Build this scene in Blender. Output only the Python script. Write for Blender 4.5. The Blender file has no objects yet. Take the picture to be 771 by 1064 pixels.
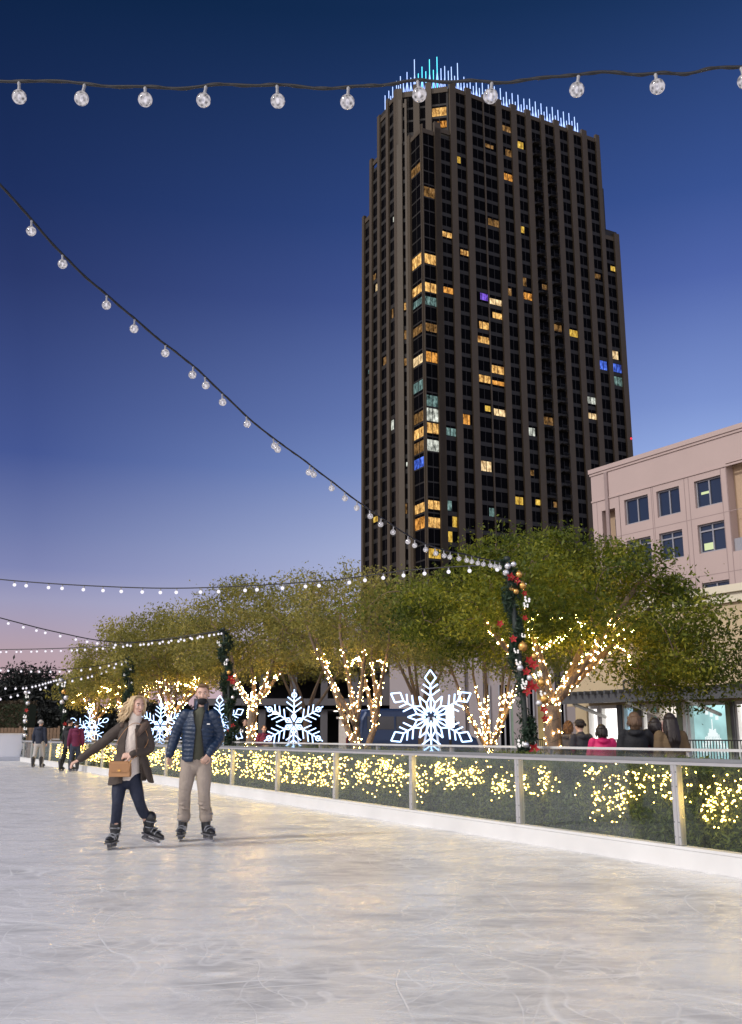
import bpy, bmesh, math, random
import numpy as np
from mathutils import Vector, Matrix, Euler
R = math.radians
random.seed(7)
NPR = np.random.default_rng(7)
scene = bpy.context.scene
COL = scene.collection

# ------------------------------------------------------------------ camera
EYE = 1.25
PITCH = R(13.1)
FPX, CXP, CYP = 1000.0, 385.5, 532.0
_c, _s = math.cos(PITCH), math.sin(PITCH)
cam_d = bpy.data.cameras.new("camera")
cam_d.sensor_fit = 'VERTICAL'
cam_d.sensor_height = 36.0
cam_d.lens = 36.0 * FPX / 1064.0
cam_d.clip_start = 0.05
cam_d.clip_end = 4000.0
cam = bpy.data.objects.new("camera", cam_d)
COL.objects.link(cam)
cam.location = (0, 0, EYE)
cam.rotation_euler = (math.pi / 2 + PITCH, 0, 0)
scene.camera = cam

def ray(u, v):
    x = (u - CXP) / FPX
    z = (CYP - v) / FPX
    return (x, _c - z * _s, _s + z * _c)
HZ = CYP + FPX * math.tan(PITCH)
def at_y(u, v, Y):
    a = ray(u, v); t = Y / a[1]
    return Vector((a[0] * t, Y, EYE + a[2] * t))
def slope(u, v):
    a = ray(u, v)
    return a[2] / math.hypot(a[0], a[1])
def azim(u, v=None):
    a = ray(u, HZ if v is None else v)
    l = math.hypot(a[0], a[1])
    return Vector((a[0] / l, a[1] / l))
def hit_line(p, e, u, v=None):
    """distance along line p + s*e (plan) where the sight line of column u crosses it"""
    k = azim(u, v)
    den = e.x * k.y - e.y * k.x
    return (p.y * k.x - p.x * k.y) / den
def proj(P):
    x, y, z = P[0], P[1], P[2] - EYE
    f = y * _c + z * _s
    up = -y * _s + z * _c
    return CXP + FPX * x / f, CYP - FPX * up / f

# ------------------------------------------------------------------ materials
def new_mat(name):
    m = bpy.data.materials.new(name)
    m.use_nodes = True
    nt = m.node_tree
    for n in list(nt.nodes):
        nt.nodes.remove(n)
    out = nt.nodes.new("ShaderNodeOutputMaterial")
    return m, nt, out
def pbr(name, col, rough=0.6, metal=0.0, var=0.12, scale=6.0, bump=0.0, bscale=40.0, spec=0.5, col2=None, detail=4.0, coords='Object'):
    m, nt, out = new_mat(name)
    b = nt.nodes.new("ShaderNodeBsdfPrincipled")
    tc = nt.nodes.new("ShaderNodeTexCoord")
    n = nt.nodes.new("ShaderNodeTexNoise")
    n.inputs['Scale'].default_value = scale
    n.inputs['Detail'].default_value = detail
    nt.links.new(tc.outputs[coords], n.inputs['Vector'])
    mix = nt.nodes.new("ShaderNodeMix"); mix.data_type = 'RGBA'
    a = [max(0, c * (1 - var)) for c in col]
    bcol = col2 if col2 else [min(1, c * (1 + var)) for c in col]
    mix.inputs[6].default_value = (*a, 1)
    mix.inputs[7].default_value = (*bcol, 1)
    nt.links.new(n.outputs['Fac'], mix.inputs[0])
    nt.links.new(mix.outputs[2], b.inputs['Base Color'])
    b.inputs['Roughness'].default_value = rough
    b.inputs['Metallic'].default_value = metal
    b.inputs['Specular IOR Level'].default_value = spec
    if bump:
        n2 = nt.nodes.new("ShaderNodeTexNoise")
        n2.inputs['Scale'].default_value = bscale
        n2.inputs['Detail'].default_value = 5
        nt.links.new(tc.outputs[coords], n2.inputs['Vector'])
        bp = nt.nodes.new("ShaderNodeBump")
        bp.inputs['Strength'].default_value = bump
        bp.inputs['Distance'].default_value = 0.02
        nt.links.new(n2.outputs['Fac'], bp.inputs['Height'])
        nt.links.new(bp.outputs['Normal'], b.inputs['Normal'])
    nt.links.new(b.outputs[0], out.inputs[0])
    return m
def emit(name, col, strength, sampling='AUTO', var=0.0, scale=3.0):
    m, nt, out = new_mat(name)
    e = nt.nodes.new("ShaderNodeEmission")
    e.inputs['Color'].default_value = (*col, 1)
    e.inputs['Strength'].default_value = strength
    if var:
        tc = nt.nodes.new("ShaderNodeTexCoord")
        n = nt.nodes.new("ShaderNodeTexNoise")
        n.inputs['Scale'].default_value = scale
        n.inputs['Detail'].default_value = 3
        nt.links.new(tc.outputs['Object'], n.inputs['Vector'])
        mr = nt.nodes.new("ShaderNodeMapRange")
        mr.inputs['From Min'].default_value = 0.35
        mr.inputs['From Max'].default_value = 0.65
        mr.inputs['To Min'].default_value = strength * (1 - var)
        mr.inputs['To Max'].default_value = strength * (1 + var)
        nt.links.new(n.outputs['Fac'], mr.inputs['Value'])
        nt.links.new(mr.outputs[0], e.inputs['Strength'])
    nt.links.new(e.outputs[0], out.inputs[0])
    m.cycles.emission_sampling = sampling
    return m
def leaf_mat(name, cols, trans=0.35, rough=0.6, clump=1.2):
    """leaf colour varies leaf by leaf and clump by clump"""
    m, nt, out = new_mat(name)
    g = nt.nodes.new("ShaderNodeNewGeometry")
    tc = nt.nodes.new("ShaderNodeTexCoord")
    n = nt.nodes.new("ShaderNodeTexNoise")
    n.inputs['Scale'].default_value = clump
    n.inputs['Detail'].default_value = 3
    nt.links.new(tc.outputs['Object'], n.inputs['Vector'])
    ad = nt.nodes.new("ShaderNodeMath"); ad.operation = 'MULTIPLY_ADD'
    nt.links.new(g.outputs['Random Per Island'], ad.inputs[0])
    ad.inputs[1].default_value = 0.38
    sub = nt.nodes.new("ShaderNodeMath"); sub.operation = 'MULTIPLY_ADD'
    nt.links.new(n.outputs['Fac'], sub.inputs[0]); sub.inputs[1].default_value = 1.7; sub.inputs[2].default_value = -0.52
    nt.links.new(sub.outputs[0], ad.inputs[2])
    rp = nt.nodes.new("ShaderNodeValToRGB")
    el = rp.color_ramp.elements
    el[0].position = 0.0; el[0].color = (*cols[0], 1)
    el[1].position = 1.0; el[1].color = (*cols[-1], 1)
    for i, c in enumerate(cols[1:-1]):
        x = el.new((i + 1) / (len(cols) - 1)); x.color = (*c, 1)
    nt.links.new(ad.outputs[0], rp.inputs[0])
    b = nt.nodes.new("ShaderNodeBsdfPrincipled")
    b.inputs['Roughness'].default_value = rough
    nt.links.new(rp.outputs[0], b.inputs['Base Color'])
    t = nt.nodes.new("ShaderNodeBsdfTranslucent")
    nt.links.new(rp.outputs[0], t.inputs['Color'])
    mx = nt.nodes.new("ShaderNodeMixShader"); mx.inputs[0].default_value = trans
    nt.links.new(b.outputs[0], mx.inputs[1]); nt.links.new(t.outputs[0], mx.inputs[2])
    nt.links.new(mx.outputs[0], out.inputs[0])
    return m
def glass_mat(name, tint=(0.9, 0.95, 0.93), gloss=0.08, rough=0.04, haze=0.05, edge=0.6):
    m, nt, out = new_mat(name)
    tr = nt.nodes.new("ShaderNodeBsdfTransparent"); tr.inputs['Color'].default_value = (*tint, 1)
    gl = nt.nodes.new("ShaderNodeBsdfGlossy"); gl.inputs['Roughness'].default_value = rough
    gl.inputs['Color'].default_value = (0.95, 0.97, 1, 1)
    df = nt.nodes.new("ShaderNodeBsdfDiffuse"); df.inputs['Color'].default_value = (0.75, 0.78, 0.8, 1)
    lw = nt.nodes.new("ShaderNodeLayerWeight"); lw.inputs['Blend'].default_value = 0.25
    mr = nt.nodes.new("ShaderNodeMapRange")
    mr.inputs['To Min'].default_value = gloss; mr.inputs['To Max'].default_value = edge
    nt.links.new(lw.outputs['Fresnel'], mr.inputs['Value'])
    mx = nt.nodes.new("ShaderNodeMixShader")
    nt.links.new(mr.outputs[0], mx.inputs[0])
    nt.links.new(tr.outputs[0], mx.inputs[1]); nt.links.new(gl.outputs[0], mx.inputs[2])
    m2 = nt.nodes.new("ShaderNodeMixShader")
    tc = nt.nodes.new("ShaderNodeTexCoord")
    n = nt.nodes.new("ShaderNodeTexNoise"); n.inputs['Scale'].default_value = 2.5; n.inputs['Detail'].default_value = 6
    nt.links.new(tc.outputs['Object'], n.inputs['Vector'])
    mh = nt.nodes.new("ShaderNodeMapRange")
    mh.inputs['From Min'].default_value = .3; mh.inputs['From Max'].default_value = .75
    mh.inputs['To Min'].default_value = haze * .3; mh.inputs['To Max'].default_value = haze * 1.7
    nt.links.new(n.outputs['Fac'], mh.inputs['Value'])
    nt.links.new(mh.outputs[0], m2.inputs[0])
    nt.links.new(mx.outputs[0], m2.inputs[1]); nt.links.new(df.outputs[0], m2.inputs[2])
    nt.links.new(m2.outputs[0], out.inputs[0])
    return m

# ------------------------------------------------------------------ mesh building
class MB:
    def __init__(self):
        self.v = []; self.f = []; self.m = []
    def add(self, vs, fs, mi=0):
        o = len(self.v)
        self.v.extend([tuple(p) for p in vs])
        self.f.extend([tuple(i + o for i in f) for f in fs])
        self.m.extend([mi] * len(fs))
    def box(self, c, s, rot=None, mi=0):
        hx, hy, hz = s[0] / 2, s[1] / 2, s[2] / 2
        vs = [Vector((x, y, z)) for z in (-hz, hz) for y in (-hy, hy) for x in (-hx, hx)]
        if rot is not None:
            if isinstance(rot, (int, float)):
                rot = Matrix.Rotation(rot, 3, 'Z')
            vs = [rot @ p for p in vs]
        c = Vector(c)
        self.add([p + c for p in vs], [(0, 2, 3, 1), (4, 5, 7, 6), (0, 1, 5, 4), (2, 6, 7, 3), (0, 4, 6, 2), (1, 3, 7, 5)], mi)
    def slab(self, p, e, n, s0, s1, d0, d1, z0, z1, mi=0):
        """box on a plan line: along e from s0 to s1, along n from d0 to d1"""
        pts = []
        for z in (z0, z1):
            for (a, b) in ((s0, d0), (s1, d0), (s1, d1), (s0, d1)):
                q = p + e * a + n * b
                pts.append((q.x, q.y, z))
        self.add(pts, [(3, 2, 1, 0), (4, 5, 6, 7), (0, 1, 5, 4), (1, 2, 6, 5), (2, 3, 7, 6), (3, 0, 4, 7)], mi)
    def prism(self, poly, z0, z1, mi=0):
        n = len(poly)
        vs = [(p[0], p[1], z0) for p in poly] + [(p[0], p[1], z1) for p in poly]
        fs = [tuple(range(n - 1, -1, -1)), tuple(range(n, 2 * n))]
        fs += [(i, (i + 1) % n, (i + 1) % n + n, i + n) for i in range(n)]
        self.add(vs, fs, mi)
    def tube(self, pts, rad, n=8, ref=None, mi=0, caps=True, roundcap=False):
        pts = [Vector(p) for p in pts]
        k = len(pts)
        if isinstance(rad, (int, float)):
            rad = [rad] * k
        rad = [(r, r) if isinstance(r, (int, float)) else r for r in rad]
        if roundcap:
            t0 = (pts[1] - pts[0]).normalized(); t1 = (pts[-1] - pts[-2]).normalized()
            def ends(p, t, r, sgn):
                a = []
                h = (r[0] + r[1]) / 2
                for q in (0.95, 0.75, 0.45):
                    a.append((p + t * (sgn * h * q), (r[0] * math.sqrt(1 - q * q), r[1] * math.sqrt(1 - q * q))))
                return a
            A = ends(pts[0], t0, rad[0], -1); B = ends(pts[-1], t1, rad[-1], 1)[::-1]
            pts = [a[0] for a in A] + pts + [b[0] for b in B]
            rad = [a[1] for a in A] + rad + [b[1] for b in B]
            k = len(pts)
        vs = []; up = None
        for i, p in enumerate(pts):
            if i == 0: t = pts[1] - pts[0]
            elif i == k - 1: t = pts[-1] - pts[-2]
            else: t = pts[i + 1] - pts[i - 1]
            if t.length < 1e-9: t = Vector((0, 0, 1))
            t.normalize()
            if ref is not None:
                r0 = Vector(ref)
                sd = t.cross(r0)
                if sd.length < 1e-4: sd = t.cross(Vector((1, 0, 0.01)))
                sd.normalize(); fw = sd.cross(t)
            else:
                if up is None:
                    up = Vector((0, 0, 1)) if abs(t.z) < 0.9 else Vector((0, 1, 0))
                sd = t.cross(up)
                if sd.length < 1e-4: sd = t.cross(Vector((1, 0, 0)))
                sd.normalize(); fw = sd.cross(t); up = fw * -1 if False else fw
                up = fw
                sd, fw = sd, fw
            for j in range(n):
                a = 2 * math.pi * j / n
                vs.append(p + sd * (rad[i][0] * math.cos(a)) + fw * (rad[i][1] * math.sin(a)))
        fs = []
        for i in range(k - 1):
            for j in range(n):
                a = i * n + j; b = i * n + (j + 1) % n
                fs.append((a, b, b + n, a + n))
        if caps:
            fs.append(tuple(range(n - 1, -1, -1)))
            fs.append(tuple(range((k - 1) * n, k * n)))
        self.add(vs, fs, mi)
    def ball(self, c, r, seg=10, ring=7, mi=0, rot=None):
        if isinstance(r, (int, float)): r = (r, r, r)
        c = Vector(c)
        vs = [Vector((0, 0, r[2]))]
        for i in range(1, ring):
            th = math.pi * i / ring
            for j in range(seg):
                ph = 2 * math.pi * j / seg
                vs.append(Vector((r[0] * math.sin(th) * math.cos(ph), r[1] * math.sin(th) * math.sin(ph), r[2] * math.cos(th))))
        vs.append(Vector((0, 0, -r[2])))
        fs = [(0, 1 + j, 1 + (j + 1) % seg) for j in range(seg)]
        for i in range(ring - 2):
            for j in range(seg):
                a = 1 + i * seg + j; b = 1 + i * seg + (j + 1) % seg
                fs.append((a, a + seg, b + seg, b))
        l = len(vs) - 1; o = 1 + (ring - 2) * seg
        fs += [(l, o + (j + 1) % seg, o + j) for j in range(seg)]
        if rot is not None: vs = [rot @ p for p in vs]
        self.add([p + c for p in vs], fs, mi)
    def lathe(self, prof, n=12, c=(0, 0, 0), mi=0):
        c = Vector(c); vs = []; fs = []
        for (r, z) in prof:
            for j in range(n):
                a = 2 * math.pi * j / n
                vs.append(c + Vector((r * math.cos(a), r * math.sin(a), z)))
        for i in range(len(prof) - 1):
            for j in range(n):
                a = i * n + j; b = i * n + (j + 1) % n
                fs.append((a, b, b + n, a + n))
        fs.append(tuple(range(n - 1, -1, -1))); fs.append(tuple(range((len(prof) - 1) * n, len(prof) * n)))
        self.add(vs, fs, mi)
    def xf(self, M):
        self.v = [tuple(M @ Vector(p)) for p in self.v]
        return self
    def mesh(self, name, mats, smooth=False, weld=False):
        me = bpy.data.meshes.new(name)
        me.from_pydata(self.v, [], self.f)
        for m in mats: me.materials.append(m)
        if len(mats) > 1:
            me.polygons.foreach_set('material_index', self.m)
        if smooth:
            me.polygons.foreach_set('use_smooth', [True] * len(self.f))
        me.update()
        return me

def obj(name, mb, mats, parent=None, smooth=False, loc=None):
    if not isinstance(mats, (list, tuple)): mats = [mats]
    me = mb.mesh(name, mats, smooth) if isinstance(mb, MB) else mb
    o = bpy.data.objects.new(name, me)
    COL.objects.link(o)
    if parent is not None: o.parent = parent
    if loc is not None: o.location = loc
    return o
def tag(o, label, cat, group=None, kind=None):
    o['label'] = label; o['category'] = cat
    if group: o['group'] = group
    if kind: o['kind'] = kind
    return o
def thing(name, label, cat, loc=(0, 0, 0), rz=0.0, group=None):
    o = bpy.data.objects.new(name, None)
    o.empty_display_size = 0.2
    COL.objects.link(o)
    o.location = loc; o.rotation_euler = (0, 0, rz)
    return tag(o, label, cat, group)
def struct(name, mb, mats, smooth=False):
    o = obj(name, mb, mats, None, smooth); o['kind'] = 'structure'
    return o
def inst(o, parent, loc, rz=0.0, scale=None, name=None):
    c = o.copy(); COL.objects.link(c); c.parent = parent
    c.location = loc; c.rotation_euler = (0, 0, rz)
    if scale is not None: c.scale = (scale, scale, scale)
    return c

def quad_cloud(name, cen, size, mats, aspect=0.45, droop=0.0, mat_idx=None, upbias=0.0, fold=True, sizevar=0.35):
    """many small leaf-shaped faces"""
    n = len(cen)
    a = NPR.normal(size=(n, 3)); a[:, 2] -= droop
    a /= np.linalg.norm(a, axis=1)[:, None] + 1e-9
    b = NPR.normal(size=(n, 3))
    if upbias: b[:, 2] *= (1 - upbias)
    b -= (b * a).sum(1)[:, None] * a
    b /= np.linalg.norm(b, axis=1)[:, None] + 1e-9
    L = size * (1 + sizevar * NPR.normal(size=n)).clip(0.4, 1.9)
    L = L[:, None]
    W = L * aspect
    v = np.empty((n, 4, 3))
    v[:, 0] = cen - a * L * 0.5
    v[:, 1] = cen + b * W * 0.5
    v[:, 2] = cen + a * L * 0.5
    v[:, 3] = cen - b * W * 0.5
    me = bpy.data.meshes.new(name)
    me.vertices.add(n * 4); me.loops.add(n * 4); me.polygons.add(n)
    me.vertices.foreach_set('co', v.reshape(-1))
    me.loops.foreach_set('vertex_index', np.arange(n * 4, dtype=np.int32))
    me.polygons.foreach_set('loop_start', np.arange(0, n * 4, 4, dtype=np.int32))
    me.polygons.foreach_set('loop_total', np.full(n, 4, dtype=np.int32))
    if not isinstance(mats, (list, tuple)): mats = [mats]
    for m in mats: me.materials.append(m)
    if mat_idx is not None:
        me.polygons.foreach_set('material_index', mat_idx.astype(np.int32))
    me.update(calc_edges=True)
    me.validate()
    return me

def catmull(pts, sub=5):
    P = [Vector(p) for p in pts]
    if len(P) < 3: return P
    out = []
    for i in range(len(P) - 1):
        p0 = P[max(i - 1, 0)]; p1 = P[i]; p2 = P[i + 1]; p3 = P[min(i + 2, len(P) - 1)]
        for k in range(sub):
            t = k / sub
            out.append(0.5 * ((2 * p1) + (p2 - p0) * t + (2 * p0 - 5 * p1 + 4 * p2 - p3) * t * t + (3 * p1 - p0 - 3 * p2 + p3) * t ** 3))
    out.append(P[-1])
    return out
def lerp_list(vals, m):
    """resample a list of floats/tuples to m entries"""
    k = len(vals); out = []
    for i in range(m):
        t = i * (k - 1) / (m - 1); a = min(int(t), k - 2); f = t - a
        x, y = vals[a], vals[a + 1]
        f = f * f * (3 - 2 * f)
        if isinstance(x, (int, float)) and isinstance(y, (int, float)): out.append(x + (y - x) * f)
        else:
            x = (x, x) if isinstance(x, (int, float)) else x
            y = (y, y) if isinstance(y, (int, float)) else y
            out.append((x[0] + (y[0] - x[0]) * f, x[1] + (y[1] - x[1]) * f))
    return out
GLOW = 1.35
FLOOD_E = 1.95
BULB = 27.0
FLAKE = 3.6
TOWER = (.050, .035, .019)
# ------------------------------------------------------------------ render, sky, sun
scene.render.engine = 'CYCLES'
scene.cycles.use_denoising = True
scene.cycles.denoiser = 'OPENIMAGEDENOISE'
scene.cycles.max_bounces = 7
scene.cycles.diffuse_bounces = 3
scene.cycles.glossy_bounces = 3
scene.cycles.transparent_max_bounces = 12
scene.cycles.transmission_bounces = 4
scene.cycles.sample_clamp_indirect = 4.0
scene.cycles.caustics_reflective = False
scene.cycles.caustics_refractive = False
vs = scene.view_settings
vs.view_transform = 'Standard'; vs.look = 'None'; vs.exposure = 0.0; vs.gamma = 1.0
vs.use_curve_mapping = False

FLOOD_TO = Vector((-0.764, -0.323, 0.56)).normalized()
def srgb(r, g, b):
    f = lambda c: (c / 255 / 12.92) if c / 255 <= 0.04045 else ((c / 255 + 0.055) / 1.055) ** 2.4
    return (f(r), f(g), f(b))

world = bpy.data.worlds.new("World"); scene.world = world
world.use_nodes = True
nt = world.node_tree
for n in list(nt.nodes): nt.nodes.remove(n)
wo = nt.nodes.new("ShaderNodeOutputWorld")
bg = nt.nodes.new("ShaderNodeBackground")
tc = nt.nodes.new("ShaderNodeTexCoord")
sep = nt.nodes.new("ShaderNodeSeparateXYZ")
nt.links.new(tc.outputs['Generated'], sep.inputs[0])
def sky_ramp(stops):
    rp = nt.nodes.new("ShaderNodeValToRGB"); el = rp.color_ramp.elements
    rp.color_ramp.interpolation = 'B_SPLINE' if False else 'EASE' if False else 'LINEAR'
    el[0].position = stops[0][0]; el[0].color = (*srgb(*stops[0][1]), 1)
    el[1].position = stops[-1][0]; el[1].color = (*srgb(*stops[-1][1]), 1)
    for p, c in stops[1:-1]:
        e = el.new(p); e.color = (*srgb(*c), 1)
    nt.links.new(sep.outputs['Z'], rp.inputs[0])
    return rp
# the dusk sky: rose band low down, violet above it, deep blue overhead; bluer towards the right
SKY_L = [(0.0, (205, 160, 156)), (0.08, (182, 160, 171)), (0.13, (158, 157, 189)), (0.16, (128, 135, 180)), (0.20, (108, 120, 169)), (0.27, (70, 88, 148)), (0.43, (42, 57, 107)), (0.5, (30, 48, 95)), (0.65, (10, 33, 66)), (1.0, (7, 18, 42))]
SKY_R = [(0.0, (206, 196, 212)), (0.08, (205, 202, 224)), (0.16, (203, 211, 241)), (0.185, (196, 208, 242)), (0.27, (148, 172, 226)), (0.32, (123, 146, 206)), (0.43, (80, 102, 170)), (0.50, (57, 83, 147)), (0.65, (25, 52, 95)), (1.0, (9, 22, 50))]
rl, rr = sky_ramp(SKY_L), sky_ramp(SKY_R)
mx = nt.nodes.new("ShaderNodeMix"); mx.data_type = 'RGBA'
mr = nt.nodes.new("ShaderNodeMapRange"); mr.inputs['From Min'].default_value = -0.33; mr.inputs['From Max'].default_value = 0.32
nt.links.new(sep.outputs['X'], mr.inputs['Value'])
nt.links.new(mr.outputs[0], mx.inputs[0]); nt.links.new(rl.outputs[0], mx.inputs[6]); nt.links.new(rr.outputs[0], mx.inputs[7])
# a low Nishita sky under it, for the last of the daylight
ns = nt.nodes.new("ShaderNodeTexSky"); ns.sky_type = 'NISHITA'; ns.sun_disc = False
ns.sun_elevation = R(1.0); ns.sun_rotation = math.atan2(FLOOD_TO.x, FLOOD_TO.y)
sc_ = nt.nodes.new("ShaderNodeVectorMath"); sc_.operation = 'SCALE'; sc_.inputs['Scale'].default_value = 0.0
nt.links.new(ns.outputs[0], sc_.inputs[0])
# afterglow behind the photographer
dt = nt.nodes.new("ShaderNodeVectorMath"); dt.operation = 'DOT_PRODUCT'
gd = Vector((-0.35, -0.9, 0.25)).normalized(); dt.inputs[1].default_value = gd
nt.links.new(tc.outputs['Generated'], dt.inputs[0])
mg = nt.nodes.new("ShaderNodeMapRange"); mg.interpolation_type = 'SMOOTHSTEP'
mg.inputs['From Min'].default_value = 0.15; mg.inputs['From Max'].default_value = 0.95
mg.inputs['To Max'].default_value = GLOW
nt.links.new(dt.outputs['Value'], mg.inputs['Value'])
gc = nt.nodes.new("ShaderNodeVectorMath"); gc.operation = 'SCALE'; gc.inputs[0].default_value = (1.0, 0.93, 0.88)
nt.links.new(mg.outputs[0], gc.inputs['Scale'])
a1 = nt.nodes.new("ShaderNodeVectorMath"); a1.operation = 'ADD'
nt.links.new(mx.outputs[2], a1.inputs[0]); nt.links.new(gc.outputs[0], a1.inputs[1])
a2 = nt.nodes.new("ShaderNodeVectorMath"); a2.operation = 'ADD'
nt.links.new(a1.outputs[0], a2.inputs[0]); nt.links.new(sc_.outputs[0], a2.inputs[1])
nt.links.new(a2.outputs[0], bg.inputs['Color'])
bg.inputs['Strength'].default_value = 1.0
nt.links.new(bg.outputs[0], wo.inputs[0])

sd = bpy.data.lights.new("floodlight", 'SUN'); sd.energy = FLOOD_E; sd.angle = R(5.0); sd.color = (1.0, 0.95, 0.9)  # sun-type lamp standing in for the unseen rink floodlights at the left
so = bpy.data.objects.new("floodlight", sd); COL.objects.link(so)
so.rotation_euler = (-FLOOD_TO).to_track_quat('-Z', 'Y').to_euler()

# ------------------------------------------------------------------ rink line
WALL_A = Vector((3.358960529128028, 9.236953807317187))
WD = Vector((-0.4556144045476043, 0.890177237615483))     # along the barrier, away from the camera
WN = Vector((0.890177237615483, 0.4556144045476043))      # behind the barrier
def wl(t, off=0.0, z=0.0):
    q = WALL_A + WD * t + WN * off
    return Vector((q.x, q.y, z))
def wall_at(u, off=0.0):
    """point behind the barrier at offset off seen in photo column u"""
    p = WALL_A + WN * off
    s = hit_line(p, WD, u)
    q = p + WD * s
    return Vector((q.x, q.y, 0.0)), s
WROT = math.atan2(WD.y, WD.x)
T_END = 47.0

# ground, ice
pave = None
m_pave, ntp, outp = new_mat("paving stone")
b = ntp.nodes.new("ShaderNodeBsdfPrincipled"); t_ = ntp.nodes.new("ShaderNodeTexCoord")
br = ntp.nodes.new("ShaderNodeTexBrick"); br.inputs['Scale'].default_value = 1.6
br.inputs['Color1'].default_value = (.22, .19, .17, 1); br.inputs['Color2'].default_value = (.17, .15, .14, 1); br.inputs['Mortar'].default_value = (.09, .085, .08, 1)
br.inputs['Mortar Size'].default_value = .012
ntp.links.new(t_.outputs['Object'], br.inputs['Vector']); ntp.links.new(br.outputs[0], b.inputs['Base Color']); b.inputs['Roughness'].default_value = .7
ntp.links.new(b.outputs[0], outp.inputs[0])
g = MB(); S = 1500
g.add([(-S, -S, -0.02), (S, -S, -0.02), (S, S, -0.02), (-S, S, -0.02)], [(0, 1, 2, 3)])
struct("ground", g, m_pave)

m_ice, nti, outi = new_mat("skated ice")
b = nti.nodes.new("ShaderNodeBsdfPrincipled"); t_ = nti.nodes.new("ShaderNodeTexCoord")
def N(kind): return nti.nodes.new(kind)
def L(a, b_): nti.links.new(a, b_)
def mapping(rot, sc):
    mp = N("ShaderNodeMapping"); mp.inputs['Rotation'].default_value = (0, 0, rot); mp.inputs['Scale'].default_value = sc
    L(t_.outputs['Object'], mp.inputs['Vector']); return mp
def noise(vec, scale, det=5, dist=0.0, rough=.55):
    n_ = N("ShaderNodeTexNoise"); n_.inputs['Scale'].default_value = scale; n_.inputs['Detail'].default_value = det
    n_.inputs['Distortion'].default_value = dist; n_.inputs['Roughness'].default_value = rough
    L(vec, n_.inputs['Vector']); return n_.outputs['Fac']
def mrange(v, a, b2, c, d):
    m_ = N("ShaderNodeMapRange"); m_.inputs['From Min'].default_value = a; m_.inputs['From Max'].default_value = b2
    m_.inputs['To Min'].default_value = c; m_.inputs['To Max'].default_value = d; L(v, m_.inputs['Value']); return m_.outputs[0]
def math2(op, a, b2):
    m_ = N("ShaderNodeMath"); m_.operation = op
    for i, x in enumerate((a, b2)):
        if isinstance(x, (int, float)): m_.inputs[i].default_value = x
        else: L(x, m_.inputs[i])
    return m_.outputs[0]
big = noise(t_.outputs['Object'], 0.55, 7, 0.8)
mid = noise(mapping(R(-28), (.8, 1.3, 1)).outputs[0], 1.3, 9, 1.6, .66)
fine = noise(mapping(R(60), (.55, 2.2, 1)).outputs[0], 3.0, 9, .9, .7)
fine2 = noise(mapping(R(-70), (.5, 2.4, 1)).outputs[0], 4.2, 9, .9, .7)
# skate cuts: thin curved lines where a warped noise crosses its middle value
def cuts(rot, sc, scale, width, dist):
    v = noise(mapping(rot, sc).outputs[0], scale, 1.5, dist, .4)
    d = math2('ABSOLUTE', math2('SUBTRACT', v, .5), 0)
    return mrange(d, 0.0, width, 1.0, 0.0)
c1 = cuts(R(20), (1, .45, 1), .8, .0055, .5)
c2 = cuts(R(-40), (.45, 1, 1), 1.1, .007, .9)
c3 = cuts(R(75), (1, .5, 1), 1.9, .010, .3)
c4 = cuts(R(-15), (.3, 1, 1), .7, .0045, 1.4)
c6 = cuts(R(10), (.5, 1, 1), 3.0, .013, .8)
c7 = cuts(R(-60), (1, .4, 1), 2.4, .011, .5)
c5 = cuts(R(50), (.35, 1, 1), 1.4, .007, .6)
gate = mrange(noise(t_.outputs['Object'], .9, 3), .36, .52, 0, 1)
cut = math2('MULTIPLY', math2('MAXIMUM', math2('MAXIMUM', math2('MAXIMUM', c1, c2), math2('MULTIPLY', c3, .6)), math2('MAXIMUM', math2('MAXIMUM', c4, math2('MULTIPLY', math2('MAXIMUM', c6, c7), .75)), math2('MULTIPLY', c5, .8))), gate)
swirl = noise(mapping(R(35), (.6, 1.5, 1)).outputs[0], .9, 10, 3.2, .7)
mott = math2('ADD', math2('MULTIPLY', mrange(math2('MULTIPLY', math2('ADD', big, swirl), .5), .36, .64, -1, 1), .6), math2('MULTIPLY', mrange(mid, .3, .7, -1, 1), .55))
mott = math2('ADD', mott, math2('MULTIPLY', mrange(math2('MULTIPLY', math2('ADD', fine, fine2), .5), .35, .65, -1, 1), .34))
rp = N("ShaderNodeValToRGB")
e_ = rp.color_ramp.elements
e_[0].position = 0; e_[0].color = (.40, .40, .405, 1); e_[1].position = 1; e_[1].color = (.94, .935, .92, 1)
x = e_.new(.3); x.color = (.58, .58, .58, 1); x = e_.new(.55); x.color = (.80, .795, .78, 1)
L(mrange(mott, -1.2, 1.2, 0, 1), rp.inputs[0])
mc = N("ShaderNodeMix"); mc.data_type = 'RGBA'; L(math2('MULTIPLY', cut, .72), mc.inputs[0]); L(rp.outputs[0], mc.inputs[6]); mc.inputs[7].default_value = (.98, .98, .97, 1)
L(mc.outputs[2], b.inputs['Base Color'])
L(mrange(mott, -1, 1, .48, .10), b.inputs['Roughness'])
b.inputs['IOR'].default_value = 1.31
hgt = math2('SUBTRACT', math2('ADD', math2('MULTIPLY', fine, .5), math2('MULTIPLY', fine2, .5)), math2('MULTIPLY', cut, .3))
hgt = math2('ADD', hgt, math2('MULTIPLY', mid, 1.5))
bp = N("ShaderNodeBump"); bp.inputs['Strength'].default_value = .42; bp.inputs['Distance'].default_value = .012
L(hgt, bp.inputs['Height']); L(bp.outputs[0], b.inputs['Normal'])
L(b.outputs[0], outi.inputs[0])
g = MB()
pA, pB = wl(-14, -0.02), wl(T_END, -0.02)
far = Vector((pB.x, pB.y)) - WN * 60
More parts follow.
